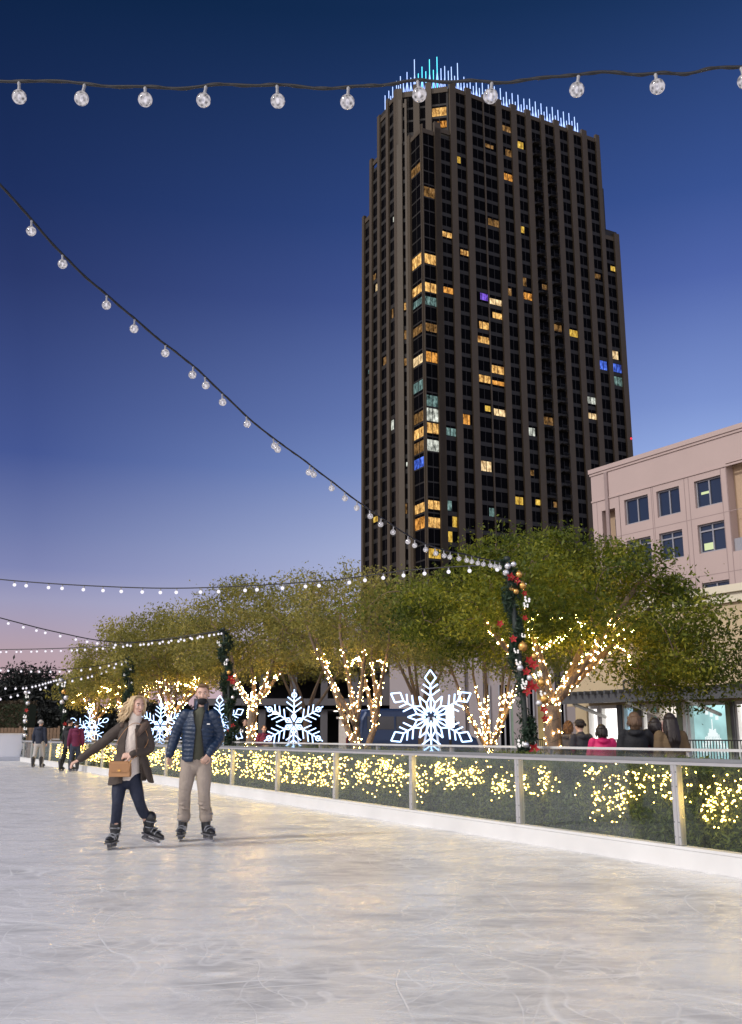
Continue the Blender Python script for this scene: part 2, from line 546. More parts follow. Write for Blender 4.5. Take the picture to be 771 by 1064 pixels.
g.add([(pA.x, pA.y, 0), (pB.x, pB.y, 0), (far.x, far.y, 0), (-45, -14, 0), (pA.x + 0, -14, 0)], [(0, 1, 2, 3, 4)])
struct("ice", g, m_ice)

# ------------------------------------------------------------------ barrier round the ice
m_white = pbr("white plastic dasher", (.70, .70, .69), .45, var=.14, scale=1.5, bump=.05)
m_alu = pbr("aluminium post", (.62, .62, .62), .38, .6, var=.08, scale=8)
m_glass = glass_mat("barrier glass", (.95, .975, .955), .012, .03, .006, .22)
m_glass2 = glass_mat("rear glass", (.90, .94, .95), .05, .05, .03, .5)
m_rub = pbr("grey vinyl cap", (.20, .21, .22), .5, var=.1)
T0 = 0.80
DT = 2.68
barrier = thing("rink_barrier", "long glass rink barrier with white kick board along the right edge of the ice", "rink barrier", wl(6))
def rel(root, mb):
    M = root.matrix_basis if False else Matrix.Translation(root.location) @ Matrix.Rotation(root.rotation_euler.z, 4, 'Z')
    return mb.xf(M.inverted())
k = MB(); k.slab(WALL_A, WD, WN, -8, T_END, -.02, .16, -.01, .17)
k.slab(WALL_A, WD, WN, -8, T_END, .0, .12, .172, .20)
obj("kick_board", rel(barrier, k), m_white, barrier)
k = MB(); k.slab(WALL_A, WD, WN, -8, T_END, .025, .115, 1.0, 1.035)
k.slab(WALL_A, WD, WN, -8, T_END, .03, .11, .968, .998)
obj("top_rail", rel(barrier, k), [m_rub, m_alu], barrier)
barrier.children[-1].data.polygons.foreach_set('material_index', [0] * 6 + [1] * 6)
post = None
npanel = int((T_END - T0) / DT) + 1
for i in range(-2, npanel):
    t = T0 + i * DT
    if post is None:
        k = MB()
        k.box((0, 0, .585), (.085, .07, .76), mi=0)
        k.box((0, -.041, .585), (.03, .012, .75), mi=0)
        for z in (.28, .42, .76, .9):
            for x_ in (-.03, .03): k.box((x_, -.037, z), (.012, .006, .012), mi=1)
        post = obj("post", k, [m_alu, m_rub], barrier)
        c = post
    else:
        c = post.copy(); COL.objects.link(c); c.parent = barrier
    q = wl(t, .07) - barrier.location
    c.location = (q.x, q.y, 0); c.rotation_euler = (0, 0, WROT + math.pi)
gp = None
for i in range(-3, npanel):
    t = T0 + i * DT
    if gp is None:
        k = MB(); k.box((DT / 2, 0, .585), (DT - .1, .012, .76))
        gp = obj("glass_panel", k, m_glass, barrier); c = gp
    else:
        c = gp.copy(); COL.objects.link(c); c.parent = barrier
    q = wl(t, .07) - barrier.location
    c.location = (q.x, q.y, 0); c.rotation_euler = (0, 0, WROT)

rearb = thing("glass_railing", "low glass railing with pale cap behind the hedge, where the onlookers stand", "railing", wl(6, 1.55))
k = MB(); k.slab(WALL_A, WD, WN, -8, T_END, 1.50, 1.62, 1.075, 1.105)
obj("top_rail", rel(rearb, k), m_white, rearb)
k = MB(); k.slab(WALL_A, WD, WN, -8, T_END, 1.50, 1.62, -.015, .12)
obj("base_rail", rel(rearb, k), m_alu, rearb)
post = gp = None
for i in range(-2, npanel):
    t = T0 + 1.3 + i * DT
    for nm in ("post", "glass_panel"):
        if nm == "post":
            if post is None:
                k = MB(); k.box((0, 0, .595), (.05, .05, .95)); post = c = obj(nm, k, m_alu, rearb)
            else:
                c = post.copy(); COL.objects.link(c); c.parent = rearb
        else:
            if gp is None:
                k = MB(); k.box((DT / 2, 0, .595), (DT - .06, .012, .95)); gp = c = obj(nm, k, m_glass2, rearb)
            else:
                c = gp.copy(); COL.objects.link(c); c.parent = rearb
        q = wl(t, 1.56) - rearb.location
        c.location = (q.x, q.y, 0); c.rotation_euler = (0, 0, WROT)

# far end of the rink
endb = thing("end_barrier", "solid white barrier closing the far end of the rink at the left", "rink barrier", wl(T_END + .2))
k = MB(); k.slab(WALL_A, WD, WN, T_END, T_END + .14, -45, .16, -.01, 1.32); obj("board", rel(endb, k), pbr("bluish white board", (.66, .69, .78), .45, var=.06, scale=.6), endb)
k = MB(); k.slab(WALL_A, WD, WN, T_END - .03, T_END + .17, -45, .19, 1.322, 1.38); obj("top_rail", rel(endb, k), m_white, endb)
k = MB(); k.slab(WALL_A, WD, WN, T_END - .05, T_END - .003, -45, -.03, -.005, .2); obj("kick_board", rel(endb, k), pbr("grey blue kick", (.45, .48, .56), .5), endb)
# ------------------------------------------------------------------ hedge with fairy lights
m_hedge = leaf_mat("hedge leaf", [(.045, .07, .015), (.10, .14, .028), (.17, .21, .045), (.28, .30, .08)], .35, .55, 2.2)
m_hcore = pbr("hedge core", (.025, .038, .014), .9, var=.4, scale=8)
m_warm = emit("warm bulb", (1.0, .62, .13), BULB, 'AUTO')
m_warm2 = emit("trunk bulb", (1.0, .60, .20), BULB * 5.0, 'AUTO')
m_cool = emit("cool bulb", (.92, .92, 1.0), 5.0, 'NONE')

hedge = thing("hedge", "clipped green hedge strung with warm lights between the two glass barriers", "hedge", wl(6, .8))
N_H = 90000
tt = NPR.exponential(9.5, N_H) - 3.5
tt = np.where(tt > 44, NPR.uniform(-3, 12, N_H), tt)
face = NPR.random(N_H)
off = np.where(face < .55, .34 + NPR.exponential(.05, N_H), NPR.uniform(.34, 1.22, N_H))
top = .90 + .05 * np.sin(tt * 1.7) + .035 * np.sin(tt * 4.1 + 1) + NPR.normal(0, .02, N_H)
zz = np.where(face < .55, NPR.random(N_H) * top, top + NPR.normal(0, .025, N_H))
cen = np.stack([WALL_A.x + WD.x * tt + WN.x * off, WALL_A.y + WD.y * tt + WN.y * off, zz], 1)
cen -= np.array(hedge.location)
obj("foliage", quad_cloud("foliage", cen, .042 * (1 + .035 * np.clip(tt, 0, 30)), m_hedge, .3, -.5), None, hedge) if False else None
def quad_obj(name, me, parent):
    o = bpy.data.objects.new(name, me); COL.objects.link(o); o.parent = parent; return o
quad_obj("foliage", quad_cloud("foliage", cen, .045 * (1 + .035 * np.clip(tt, 0, 30)), m_hedge, .3, -.6), hedge)
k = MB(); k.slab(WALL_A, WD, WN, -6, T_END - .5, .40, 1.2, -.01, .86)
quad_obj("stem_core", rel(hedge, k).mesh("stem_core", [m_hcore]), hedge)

ico = MB(); ico.ball((0, 0, 0), 1.0, 6, 4)
bulb_me = ico.mesh("fairy_bulb", [m_warm], True)
bulb_me2 = ico.mesh("fairy_bulb_amber", [m_warm2], True)
m_wire = pbr("green wire", (.02, .04, .02), .7)
def light_net(t0, t1, n, label, clusters, rad=.0078, spread=.16, low=.35):
    """a string of warm bulbs draped over the front of the hedge"""
    root = thing("fairy_light_net", label, "fairy lights", wl((t0 + t1) / 2, .36), WROT, "warm fairy lights on the hedge")
    half = (t1 - t0) / 2
    pts = []
    n = int(n * 2.0)
    for i in range(n):
        if clusters and NPR.random() < .8:
            cx, cz, sp = clusters[int(NPR.integers(len(clusters)))]
            x = (cx - .5) * 2 * half + NPR.normal(0, sp * 1.3); z = cz + NPR.normal(0, sp)
        else:
            x = NPR.uniform(-half, half); z = NPR.uniform(low, .92)
        x = max(-half, min(half, x)); z = max(.28, min(.95, z))
        d = NPR.uniform(-.05, .0) if z < .88 else NPR.uniform(-.05, .6)
        pts.append((x, -d, z))
    # wire through the bulbs in order along the net
    w = MB(); order = sorted(pts, key=lambda p: p[0])
    for a, b2 in zip(order[:-1], order[1:]):
        if (Vector(a) - Vector(b2)).length < .7: w.tube([a, b2], .003, 3, caps=False)
    # local x axis = along the barrier; local y = away from the ice is -WN, so flip
    quad_obj("cable", w.mesh("cable", [m_wire]), root)
    pr = sorted(pts, key=lambda p: -p[1])
    for i, p in enumerate(pr[:100]):
        o = bpy.data.objects.new("bulb", bulb_me); COL.objects.link(o); o.parent = root
        o.location = p; s = rad * NPR.uniform(.75, 1.25); o.scale = (s, s, s)
    if len(pr) > 100:
        rest = MB()
        for p in pr[100:]: rest.ball(p, rad * NPR.uniform(.75, 1.2), 6, 4)
        o = quad_obj("bulb", rest.mesh("bulb", [m_warm], True), root); o['kind'] = 'stuff'
    return root
# WROT frame: +x along the barrier (away), +y = left normal = towards the ice => shift sign
TP = [T0 + i * DT for i in range(-3, npanel + 1)]
nets = [
    (TP[0], TP[2], 150, "warm light net on the hedge just past the right edge, nearest of all", [(.2, .8, .12), (.5, .7, .14), (.8, .75, .12)]),
    (TP[2], TP[3], 120, "warm light net on the hedge behind the glass panel nearest the camera at the right", [(.2, .80, .10), (.5, .82, .10), (.8, .78, .10), (.92, .6, .13), (.95, .62, .1)]),
    (TP[3], TP[4], 130, "warm light net on the hedge behind the panel under the woman in black", [(.42, .62, .10), (.5, .50, .12), (.12, .78, .08), (.3, .82, .09), (.6, .86, .05), (.95, .72, .08)]),
    (TP[4], TP[5], 130, "warm light net on the hedge right of and below the big diamond-tipped snowflake", [(.1, .66, .08), (.3, .62, .08), (.55, .72, .09), (.75, .7, .1), (.9, .8, .08)]),
    (TP[5], TP[6], 135, "warm light net on the hedge in the panel left of the big diamond-tipped snowflake", [(.1, .55, .14), (.35, .62, .12), (.6, .6, .14), (.85, .65, .14), (.5, .8, .08)]),
    (TP[6], TP[7], 130, "warm light net on the hedge below the snowflake with arrow tips", []),
    (TP[7], TP[8], 120, "warm light net on the hedge just left of the arrow-tipped snowflake", []),
    (TP[8], TP[10], 150, "warm light net on the hedge right behind the man in the blue jacket", []),
    (TP[10], TP[13], 180, "warm light net on the hedge between the two skaters", []),
    (TP[13], TP[17], 200, "warm light net on the far hedge below the farthest snowflake", []),
]
for i, (a, b2, n, lab, cl) in enumerate(nets):
    t_mid = (a + b2) / 2
    light_net(a + .05, b2 - .05, n, lab, cl,   .0078 * (1 + .03 * max(0, t_mid)), low=.35 if i > 4 else .55)

# ------------------------------------------------------------------ lit snowflakes
m_flake = emit("white rope light", (.44, .63, 1.0), FLAKE, 'AUTO')
m_flakef = pbr("white steel frame", (.7, .72, .75), .4, .3)
def flake(name, label, u, v, rad, off, style):
    p, s = wall_at(u, off)
    cz = at_y(u, v, p.y).z
    root = thing(name, label, "snowflake light", (p.x, p.y, 0), 0, "lit snowflakes along the rink")
    f = math.atan2(p.x, p.y) * -1 + R(-6)         # face the rink
    root.rotation_euler = (0, 0, f)
    tr = rad * .013 + .003
    rope = MB()
    def seg(a, b2, r=tr): rope.tube([(a[0], 0, cz + a[1]), (b2[0], 0, cz + b2[1])], r, 6)
    def loop(pts, r=tr):
        for a, b2 in zip(pts, pts[1:] + pts[:1]): seg(a, b2, r)
    for kk in range(6 if style != 'eight' else 8):
        an = math.pi / 2 + kk * 2 * math.pi / (6 if style != 'eight' else 8)
        d = Vector((math.cos(an), math.sin(an))); q = Vector((-d.y, d.x))
        P = lambda r_, w_=0: tuple(d * (r_ * rad) + q * (w_ * rad))
        if style == 'diamond':
            seg(P(.08), P(.70)); loop([P(.68), P(.83, .12), P(1.0), P(.83, -.12)])
            for r0, l in ((.46, .20), (.60, .16)):
                for sg in (1, -1): seg(P(r0 - .02), P(r0 + l * .6, sg * l))
            loop([P(.10, 0), P(.28, .10), P(.45, 0), P(.28, -.10)])
            d2 = Vector((math.cos(an + math.pi / 6), math.sin(an + math.pi / 6))); q2 = Vector((-d2.y, d2.x))
            P2 = lambda r_, w_=0: tuple(d2 * (r_ * rad) + q2 * (w_ * rad))
            loop([P2(.12), P2(.30, .07), P2(.50), P2(.30, -.07)])
        elif style == 'arrow':
            seg(P(.06), P(.98))
            for r0, l in ((.30, .22), (.46, .22), (.62, .19)):
                for sg in (1, -1): seg(P(r0), P(r0 + l * .75, sg * l))
            loop([tuple(Vector(P(.82)) + Vector((math.cos(z), math.sin(z))) * rad * .07) for z in np.linspace(0, 5.5, 8)])
            loop([P(.08, 0), P(.20, .07), P(.30, 0), P(.20, -.07)])
        else:
            seg(P(.06), P(.72))
            loop([tuple(Vector(P(.86)) + d * (math.cos(z) * rad * .14) + q * (math.sin(z) * rad * .09)) for z in np.linspace(0, 5.6, 9)])
            for r0, l in ((.30, .20), (.48, .24)):
                for sg in (1, -1): seg(P(r0), P(r0 + l * .7, sg * l))
            d2 = Vector((math.cos(an + math.pi / 6), math.sin(an + math.pi / 6)))
            loop([tuple(d2 * (rad * .24) + Vector((math.cos(z), math.sin(z))) * rad * .10) for z in np.linspace(0, 5.4, 7)])
    obj("rope_light", rope, m_flake, root)
    fr = MB()
    fr.tube([(-rad * .4, .04, 0), (-.05 * rad, .04, cz)], .022, 6); fr.tube([(rad * .4, .04, 0), (.05 * rad, .04, cz)], .022, 6)
    fr.box((0, .04, .02), (rad * 1.2, .3, .04)); fr.tube([(-rad * .25, .045, cz * .45), (rad * .25, .045, cz * .45)], .016, 6)
    obj("stand", fr, m_flakef, root)
    return root
# offsets put them just behind the rear glass; radii follow the photo
flake("lit_snowflake", "largest white lit snowflake with six diamond tips, beside the dark blue van", 448, 745, .84, 1.85, 'diamond')
flake("lit_snowflake", "white lit snowflake with ring-and-spike tips beside the onlooker in maroon", 305, 752, .82, 1.85, 'arrow')
flake("lit_snowflake", "white lit snowflake half hidden behind the right shoulder of the man in blue", 227, 752, .80, 1.85, 'diamond')
flake("lit_snowflake", "white lit snowflake glowing between the two skaters", 166, 754, .86, 1.85, 'arrow')
flake("lit_snowflake", "white lit snowflake with looped tips left of the blond woman", 92, 758, .95, 1.85, 'loop')

# ------------------------------------------------------------------ leaning poles and their garlands
m_pole = pbr("dark green pole", (.03, .04, .035), .5, .3)
m_needle = leaf_mat("garland needles", [(.006, .02, .010), (.015, .04, .02), (.03, .065, .03)], .15, .6, 6)
m_red = pbr("red poinsettia", (.40, .012, .016), .6, var=.4, scale=20)
m_gold = pbr("gold bauble", (.75, .42, .12), .25, .7, var=.1)
m_silver = pbr("silver bauble", (.75, .75, .78), .2, .6, var=.1)
m_berry = emit("white cluster light", (1.0, .95, .92), .95, 'NONE')
pf = MB()
for j in range(9):
    a = 2 * math.pi * j / 9 * (1) + (.35 if j > 4 else 0)
    ln = 1.0 if j < 5 else .65
    d = Vector((math.cos(a * 1.8), -.25 if j < 5 else -.45, math.sin(a * 1.8))); s_ = Vector((-d.z, 0, d.x))
    pf.add([Vector((0, 0, 0)), d * ln * .5 + s_ * .26 * ln, d * ln, d * ln * .5 - s_ * .26 * ln + Vector((0, -.06, 0))], [(0, 1, 2, 3)])
pf.ball((0, -.12, 0), .13, 6, 4, 1)
pf.v = [(x * .85, y, z * .85) for x, y, z in pf.v]
poin_me = pf.mesh("poinsettia", [m_red, m_gold])
bb = MB(); bb.ball((0, 0, 0), 1, 12, 8); bb.lathe([(.18, .95), (.18, 1.12), (.1, 1.18)], 8, mi=1)
bau_g = bb.mesh("bauble_gold", [m_gold, m_gold], True); bau_s = bb.mesh("bauble_silver", [m_silver, m_gold], True)
cl = MB()
for j in range(7):
    a = random.uniform(0, 6.28); z = random.uniform(-.8, .8)
    cl.ball((math.cos(a) * .6, math.sin(a) * .6 - .2, z), .34, 6, 4)
clu_me = cl.mesh("light_cluster", [m_berry], True)
def garland_pole(base, top, lp, lg, dec, thick=.14, dens=1.0, ptag="festoon poles leaning over the hedge", gaps=()):
    base, top = Vector(base), Vector(top)
    pr = thing("festoon_pole", lp, "pole", base, 0, ptag)
    k = MB(); mid = base.lerp(top, .5) + Vector((.05, 0, 0))
    pts = catmull([base, mid, top], 6)
    k.tube([p - base for p in pts], lerp_list([.05, .042, .035], len(pts)), 10); obj("shaft", k, m_pole, pr, True)
    k = MB(); k.box((0, 0, .012), (.28, .28, .024)); k.lathe([(.075, .02), (.07, .08), (.055, .1)], 10); obj("base_plate", k, m_pole, pr)
    k = MB(); tp = top - base; k.ball(tp + Vector((0, 0, .03)), .05, 8, 6); k.tube([tp + Vector((-.07, -.02, -.04)), tp + Vector((.03, -.02, -.04))], .012, 6); obj("hook", k, m_pole, pr, True)
    gr = thing("garland", lg, "garland", base.lerp(top, .1), 0, "green garlands wound round the poles")
    o0 = Vector(gr.location)
    n = int(4200 * dens)
    t = NPR.random(n)
    for (ga, gb) in gaps:
        m = (t > ga) & (t < gb); t[m] = np.where(NPR.random(m.sum()) < .85, NPR.uniform(gb, 1, m.sum()), t[m])
    ph = t * 34; rr_ = thick * (.35 + .75 * NPR.random(n)) * (1 + .25 * np.sin(t * 23))
    ang = ph + NPR.normal(0, .9, n)
    ax = np.array([list(base.lerp(top, float(q))) for q in t])
    ax[:, 0] += .05 * np.sin(np.pi * t)
    cenn = ax + np.stack([np.cos(ang) * rr_, np.sin(ang) * rr_, NPR.normal(0, .02, n)], 1) - np.array(o0)
    quad_obj("greenery", quad_cloud("greenery", cenn, thick * .6, m_needle, .28), gr)
    for kind, tq, sx, sz in dec:
        p = base.lerp(top, tq) - o0 + Vector((sx + .05 * math.sin(math.pi * tq), -thick * .95, 0))
        me = {'p': poin_me, 'g': bau_g, 's': bau_s, 'c': clu_me}[kind]
        nm = {'p': "poinsettia", 'g': "bauble", 's': "bauble", 'c': "light_cluster"}[kind]
        o = bpy.data.objects.new(nm, me); COL.objects.link(o); o.parent = gr
        sz *= {'p': .85, 'c': .72}.get(kind, .95); o.location = p; o.scale = (sz, sz, sz); o.rotation_euler = (random.uniform(-.2, .2), random.uniform(0, 6) if kind == 'p' else 0, random.uniform(-.3, .3))
    return pr
q1, _ = wall_at(549, 1.25)
top1 = at_y(527, 583, q1.y - .1)
dec1 = [('s', .965, -.02, .05), ('s', .975, .07, .045), ('p', .905, .0, .11), ('p', .885, .08, .10), ('g', .92, .13, .055), ('s', .93, -.06, .05), ('g', .86, .16, .06), ('g', .845, .0, .045), ('g', .83, .05, .05), ('c', .87, .18, .06),
        ('c', .79, .2, .07), ('c', .76, .17, .06), ('p', .82, .17, .07), ('p', .66, -.24, .085), ('p', .69, .13, .07), ('p', .58, -.07, .09), ('g', .54, .05, .075), ('c', .52, -.05, .06), ('p', .47, .12, .10), ('p', .445, .18, .11), ('p', .41, .06, .10),
        ('c', .46, -.04, .07), ('s', .43, -.02, .05), ('c', .40, .25, .06), ('p', .345, .10, .11), ('p', .31, .05, .11), ('p', .33, .16, .1), ('g', .355, .26, .065), ('c', .335, .0, .06), ('c', .30, .27, .07), ('g', .27, .28, .07), ('s', .25, .20, .05), ('c', .36, .02, .07), ('p', .22, .26, .09), ('p', .17, .26, .09), ('c', .05, -.1, .08), ('p', .02, .08, .12), ('s', .04, -.03, .05), ('c', .60, .08, .05), ('s', .38, .1, .045), ('g', .49, .2, .05)]
b1 = Vector((q1.x, q1.y, .0))
# decorations sit between the hedge top and the pole top: remap onto the upper three quarters
dec1 = [(k_, .27 + .73 * t_q, x_, s_) for (k_, t_q, x_, s_) in dec1]
garland_pole(b1, top1, "leaning dark pole nearest the camera in front of the wide light-wrapped tree", "thick garland with many red poinsettias and gold baubles on the nearest pole", dec1, .118, 1.7, gaps=((.40, .50),))
q2, _ = wall_at(243, 1.25)
top2 = at_y(232, 655, q2.y)
dec2 = [('c', .78, .0, .07), ('s', .80, .05, .05), ('g', .72, .07, .06), ('p', .68, .10, .16), ('p', .66, .16, .12), ('c', .62, .2, .07), ('p', .38, .08, .10), ('c', .35, .3, .07), ('p', .35, -.05, .08), ('c', .30, .2, .06), ('c', .92, -.14, .06), ('c', .9, -.1, .05), ('s', .56, .12, .05)]
garland_pole(Vector((q2.x, q2.y, 0)), top2, "leaning dark pole just right of the man in the blue jacket", "green garland with one red bow of poinsettias beside the man in blue", dec2, .17, 1.3)
q3, _ = wall_at(133, 1.25)
top3 = at_y(134, 684, q3.y)
garland_pole(Vector((q3.x, q3.y, 0)), top3, "leaning dark pole rising behind the blond woman", "plain dark green garland on the pole above the blond woman", [('c', .9, .1, .06), ('c', .85, -.12, .06), ('c', .78, .14, .05)], .19, 1.0)
q4, _ = wall_at(68, 1.25)
top4 = at_y(64, 703, q4.y)
garland_pole(Vector((q4.x, q4.y, 0)), top4, "far pole at the left behind the pair in dark and maroon", "pale garland with white and red ornaments on the far pole beside the pair", [('s', .95, 0, .14), ('c', .9, .1, .15), ('g', .82, .1, .12), ('s', .75, .2, .13), ('s', .7, 0, .12), ('p', .45, .1, .16), ('c', .4, .1, .14), ('s', .3, .1, .12), ('p', .25, .05, .16), ('c', .6, .1, .12)], .15, .6)
q5 = wl(T_END + 1.2, -2.2); q5.x = at_y(31, 700, q5.y).x
top5 = at_y(28, 716, q5.y)
garland_pole(Vector((q5.x, q5.y, 0)), top5, "farthest pole beyond the end barrier above the old man", "pale garland with red and white ornaments on the farthest pole", [('s', .95, 0, .13), ('c', .9, .05, .14), ('s', .8, .1, .12), ('p', .7, .05, .17), ('c', .62, -.02, .14), ('s', .55, .0, .13), ('c', .45, .02, .13), ('s', .35, .05, .12)], .13, .5)

# ------------------------------------------------------------------ festoon strings
m_cable = pbr("black cable", (.012, .012, .014), .45, var=.2, spec=.6)
m_sock = pbr("pale socket", (.30, .30, .31), .5)
m_globe, ntg, outg = new_mat("clear globe")
gl = ntg.nodes.new("ShaderNodeBsdfGlossy"); gl.inputs['Roughness'].default_value = .08
tr = ntg.nodes.new("ShaderNodeBsdfTransparent"); tr.inputs['Color'].default_value = (.8, .8, .84, 1)
em = ntg.nodes.new("ShaderNodeEmission"); em.inputs['Color'].default_value = (1, .93, .96, 1)
tcg = ntg.nodes.new("ShaderNodeTexCoord"); vo = ntg.nodes.new("ShaderNodeTexVoronoi"); vo.inputs['Scale'].default_value = 55
ntg.links.new(tcg.outputs['Object'], vo.inputs['Vector'])
mrg = ntg.nodes.new("ShaderNodeMapRange"); mrg.inputs['From Min'].default_value = .1; mrg.inputs['From Max'].default_value = .7
mrg.inputs['To Min'].default_value = .04; mrg.inputs['To Max'].default_value = .85
ntg.links.new(vo.outputs['Distance'], mrg.inputs['Value']); ntg.links.new(mrg.outputs[0], em.inputs['Strength'])
lwg = ntg.nodes.new("ShaderNodeLayerWeight"); lwg.inputs['Blend'].default_value = .35
m1 = ntg.nodes.new("ShaderNodeMixShader"); ntg.links.new(lwg.outputs['Facing'], m1.inputs[0]); ntg.links.new(tr.outputs[0], m1.inputs[1]); ntg.links.new(gl.outputs[0], m1.inputs[2])
ad = ntg.nodes.new("ShaderNodeMixShader"); ad.inputs[0].default_value = .55
ntg.links.new(m1.outputs[0], ad.inputs[1]); ntg.links.new(em.outputs[0], ad.inputs[2])
ntg.links.new(ad.outputs[0], outg.inputs[0]); m_globe.cycles.emission_sampling = 'NONE'
m_glow = emit("lit globe", (.94, .90, 1.0), 1.15, 'NONE')
def bulb_mesh(r, mat, name, socket):
    k = MB(); k.ball((0, 0, -r * 2.1), r, 14, 10, 0)
    if socket is None:
        k.lathe([(r * .35, -r * 1.2), (r * .4, -r * .4), (r * .3, 0)], 8, mi=1)
        return k.mesh(name, [mat, m_sock], True), None
    s_ = MB(); s_.lathe([(r * .30, -r * 1.22), (r * .24, -r * .95), (r * .20, -r * .4), (r * .26, -r * .1), (r * .15, 0.01)], 10)
    core = MB()
    k.ball((0, 0, -r * 2.1), (r * .22, r * .22, r * .5), 8, 6, 1)
    return k.mesh(name, [mat, m_glow], True), s_.mesh("socket", [m_sock], True)
def festoon(label, pts, spacing, r, mat, cab=.012, near=False, skip0=.2, jit=.25, us=None, wob=0.0, ext0=None, ext1=None):
    pts = list(pts); base_n = len(pts)
    # the string runs on past the picture to its next support
    if ext0 is not None: pts = [pts[0] + Vector(ext0), pts[0] + Vector(ext0) * .5 + Vector((0, 0, -.12))] + pts
    if ext1 is not None: pts = pts + [pts[-1] + Vector(ext1) * .5 + Vector((0, 0, -.12)), pts[-1] + Vector(ext1)]
    P = catmull(pts, 14)
    root = thing("festoon_light_string", label, "string lights", P[0], 0, "festoon strings over the rink")
    o0 = P[0]
    k = MB()
    if near:
        Q = []
        for i, p in enumerate(P):
            Q.append(p - o0 + Vector((0, 0, wob * math.sin(i * .31) + wob * .45 * math.sin(i * .83))))
        Q = catmull(Q, 3)
        k.tube(Q, cab, 8)
        # second conductor twisted round the first
        Tw = []
        for i, p in enumerate(Q):
            a = i * .35; Tw.append(p + Vector((0, math.cos(a), math.sin(a))) * cab * .9)
        k.tube(Tw, cab * .6, 6)
        P = [p + o0 for p in Q]
    else:
        k.tube([p - o0 for p in P], cab, 5)
    obj("cable", k, m_cable, root, True)
    bm, sm = bulb_mesh(r, mat, "bulb", True if near else None)
    # arc length
    acc = [0]
    for a, b2 in zip(P[:-1], P[1:]): acc.append(acc[-1] + (b2 - a).length)
    def at(s):
        for i in range(len(acc) - 1):
            if acc[i + 1] >= s:
                f = (s - acc[i]) / max(1e-9, acc[i + 1] - acc[i]); return P[i].lerp(P[i + 1], f)
        return P[-1]
    if us is not None:
        ss = []
        for u in us:
            best = min(range(len(P)), key=lambda i: abs(proj(P[i])[0] - u)); 
            i0 = max(0, min(len(P) - 2, best if proj(P[best])[0] <= u else best - 1))
            ua, ub = proj(P[i0])[0], proj(P[i0 + 1])[0]
            f = max(0, min(1, (u - ua) / (ub - ua + 1e-9))); ss.append(acc[i0] + f * (acc[i0 + 1] - acc[i0]))
        if ext0 is not None: ss += list(np.arange(.2, min(ss) - .25, spacing))
        if ext1 is not None: ss += list(np.arange(max(ss[:len(us)]) + .3, acc[-1] - .1, spacing))
    else:
        ss = list(np.arange(skip0, acc[-1], spacing))
    for s in ss:
        s2 = s + random.uniform(-jit, jit) * spacing if us is None else s
        p = at(max(0, min(acc[-1], s2))) - o0
        o = bpy.data.objects.new("bulb", bm); COL.objects.link(o); o.parent = root
        o.location = p - Vector((0, 0, cab)); o.rotation_euler = (random.uniform(-.15, .15), random.uniform(-.18, .18), random.uniform(0, 6))
        if sm:
            q = bpy.data.objects.new("socket", sm); COL.objects.link(q); q.parent = o
    return root
def along(anchor_list):
    return [at_y(u, v, Y) for (u, v, Y) in anchor_list]
festoon("festoon string of clear globe bulbs crossing the top of the picture", along([(-160, 76, 4.3), (0, 85, 4.25), (160, 89, 4.2), (300, 90, 4.15), (420, 87, 4.1), (540, 82, 4.05), (660, 76, 4.0), (771, 71, 3.95), (930, 60, 3.9)]), .34, .036, m_globe, .0075, True,
        us=[-60, 20, 88, 151, 214, 288, 362, 434, 511, 601, 681, 770, 850], wob=.012, ext0=(-5.5, .6, .7), ext1=(5.5, -.6, .9))
tp1 = top1
fs2 = along([(-60, 128, 5.4), (0, 192, 5.8), (75, 274, 6.4), (150, 340, 7.1), (200, 380, 7.7), (270, 444, 8.8), (330, 489, 9.9), (400, 541, 11.4), (450, 568, 12.6)]) + [Vector(tp1) + Vector((-.06, -.02, -.03))]
festoon("long diagonal festoon string running from the nearest pole up over the camera at the left", fs2, .3, .034, m_globe, .009, True, us=[33, 65, 111, 140, 172, 201, 213, 231, 256, 284, 289, 322, 325, 344, 358, 371, 384, 396, 409, 424, 431, 442, 452, 461, 468, 476, 484, 490, 497, 503, 509, 514, 519], wob=.004, ext0=(-2.6, -2.4, 1.1))
fs3 = along([(-90, 590, 17), (0, 602, 16.8), (100, 609, 16.4), (200, 611, 16.0), (330, 604, 15.4), (430, 592, 14.8)]) + [Vector(tp1) + Vector((-.05, -.02, -.05))]
festoon("festoon string sagging from the nearest pole across the sky to the left edge", fs3, .36, .030, m_glow, .010, False, ext0=(-9, .8, 1.2))
tp2 = top2
fs4 = along([(-60, 626, 20), (0, 642, 20.5), (60, 657, 21.2), (118, 667, 22), (180, 664, 23)]) + [Vector(tp2)]
festoon("festoon string dipping from the pole by the man in blue, upper of two there", fs4, .30, .028, m_glow, .012, False, ext0=(-9, -1.5, 2.0))
fs5 = along([(-60, 674, 30), (0, 675, 29), (110, 671, 27)]) + [Vector(tp2)]
festoon("nearly level festoon string from the pole by the man in blue to the left edge", fs5, .32, .030, m_glow, .012, False, ext0=(-11, 2, .9))
tp3 = top3
festoon("festoon string from the pole above the blond woman to the left edge", along([(-50, 690, 34), (0, 694, 34), (60, 695.5, 34.5), (100, 692, 35)]) + [Vector(tp3)], .34, .036, m_glow, .013, False, ext0=(-12, 1, 1.0))
festoon("festoon string from the far pale-garlanded pole across the dark tree", along([(-40, 716, 40), (0, 713, 41), (30, 712, 42.5)]) + [Vector(top4)], .42, .044, m_glow, .015, False, ext0=(-12, -1, .8))
festoon("lowest festoon string rising from the left edge past the dark tree", along([(-40, 730, 36), (0, 724, 36.5), (30, 717, 37)]) + along([(62, 708, 37.4), (100, 699, 36.6)]) + [Vector(tp3)], .36, .04, m_glow, .013, False, ext0=(-12, -2, -.9))
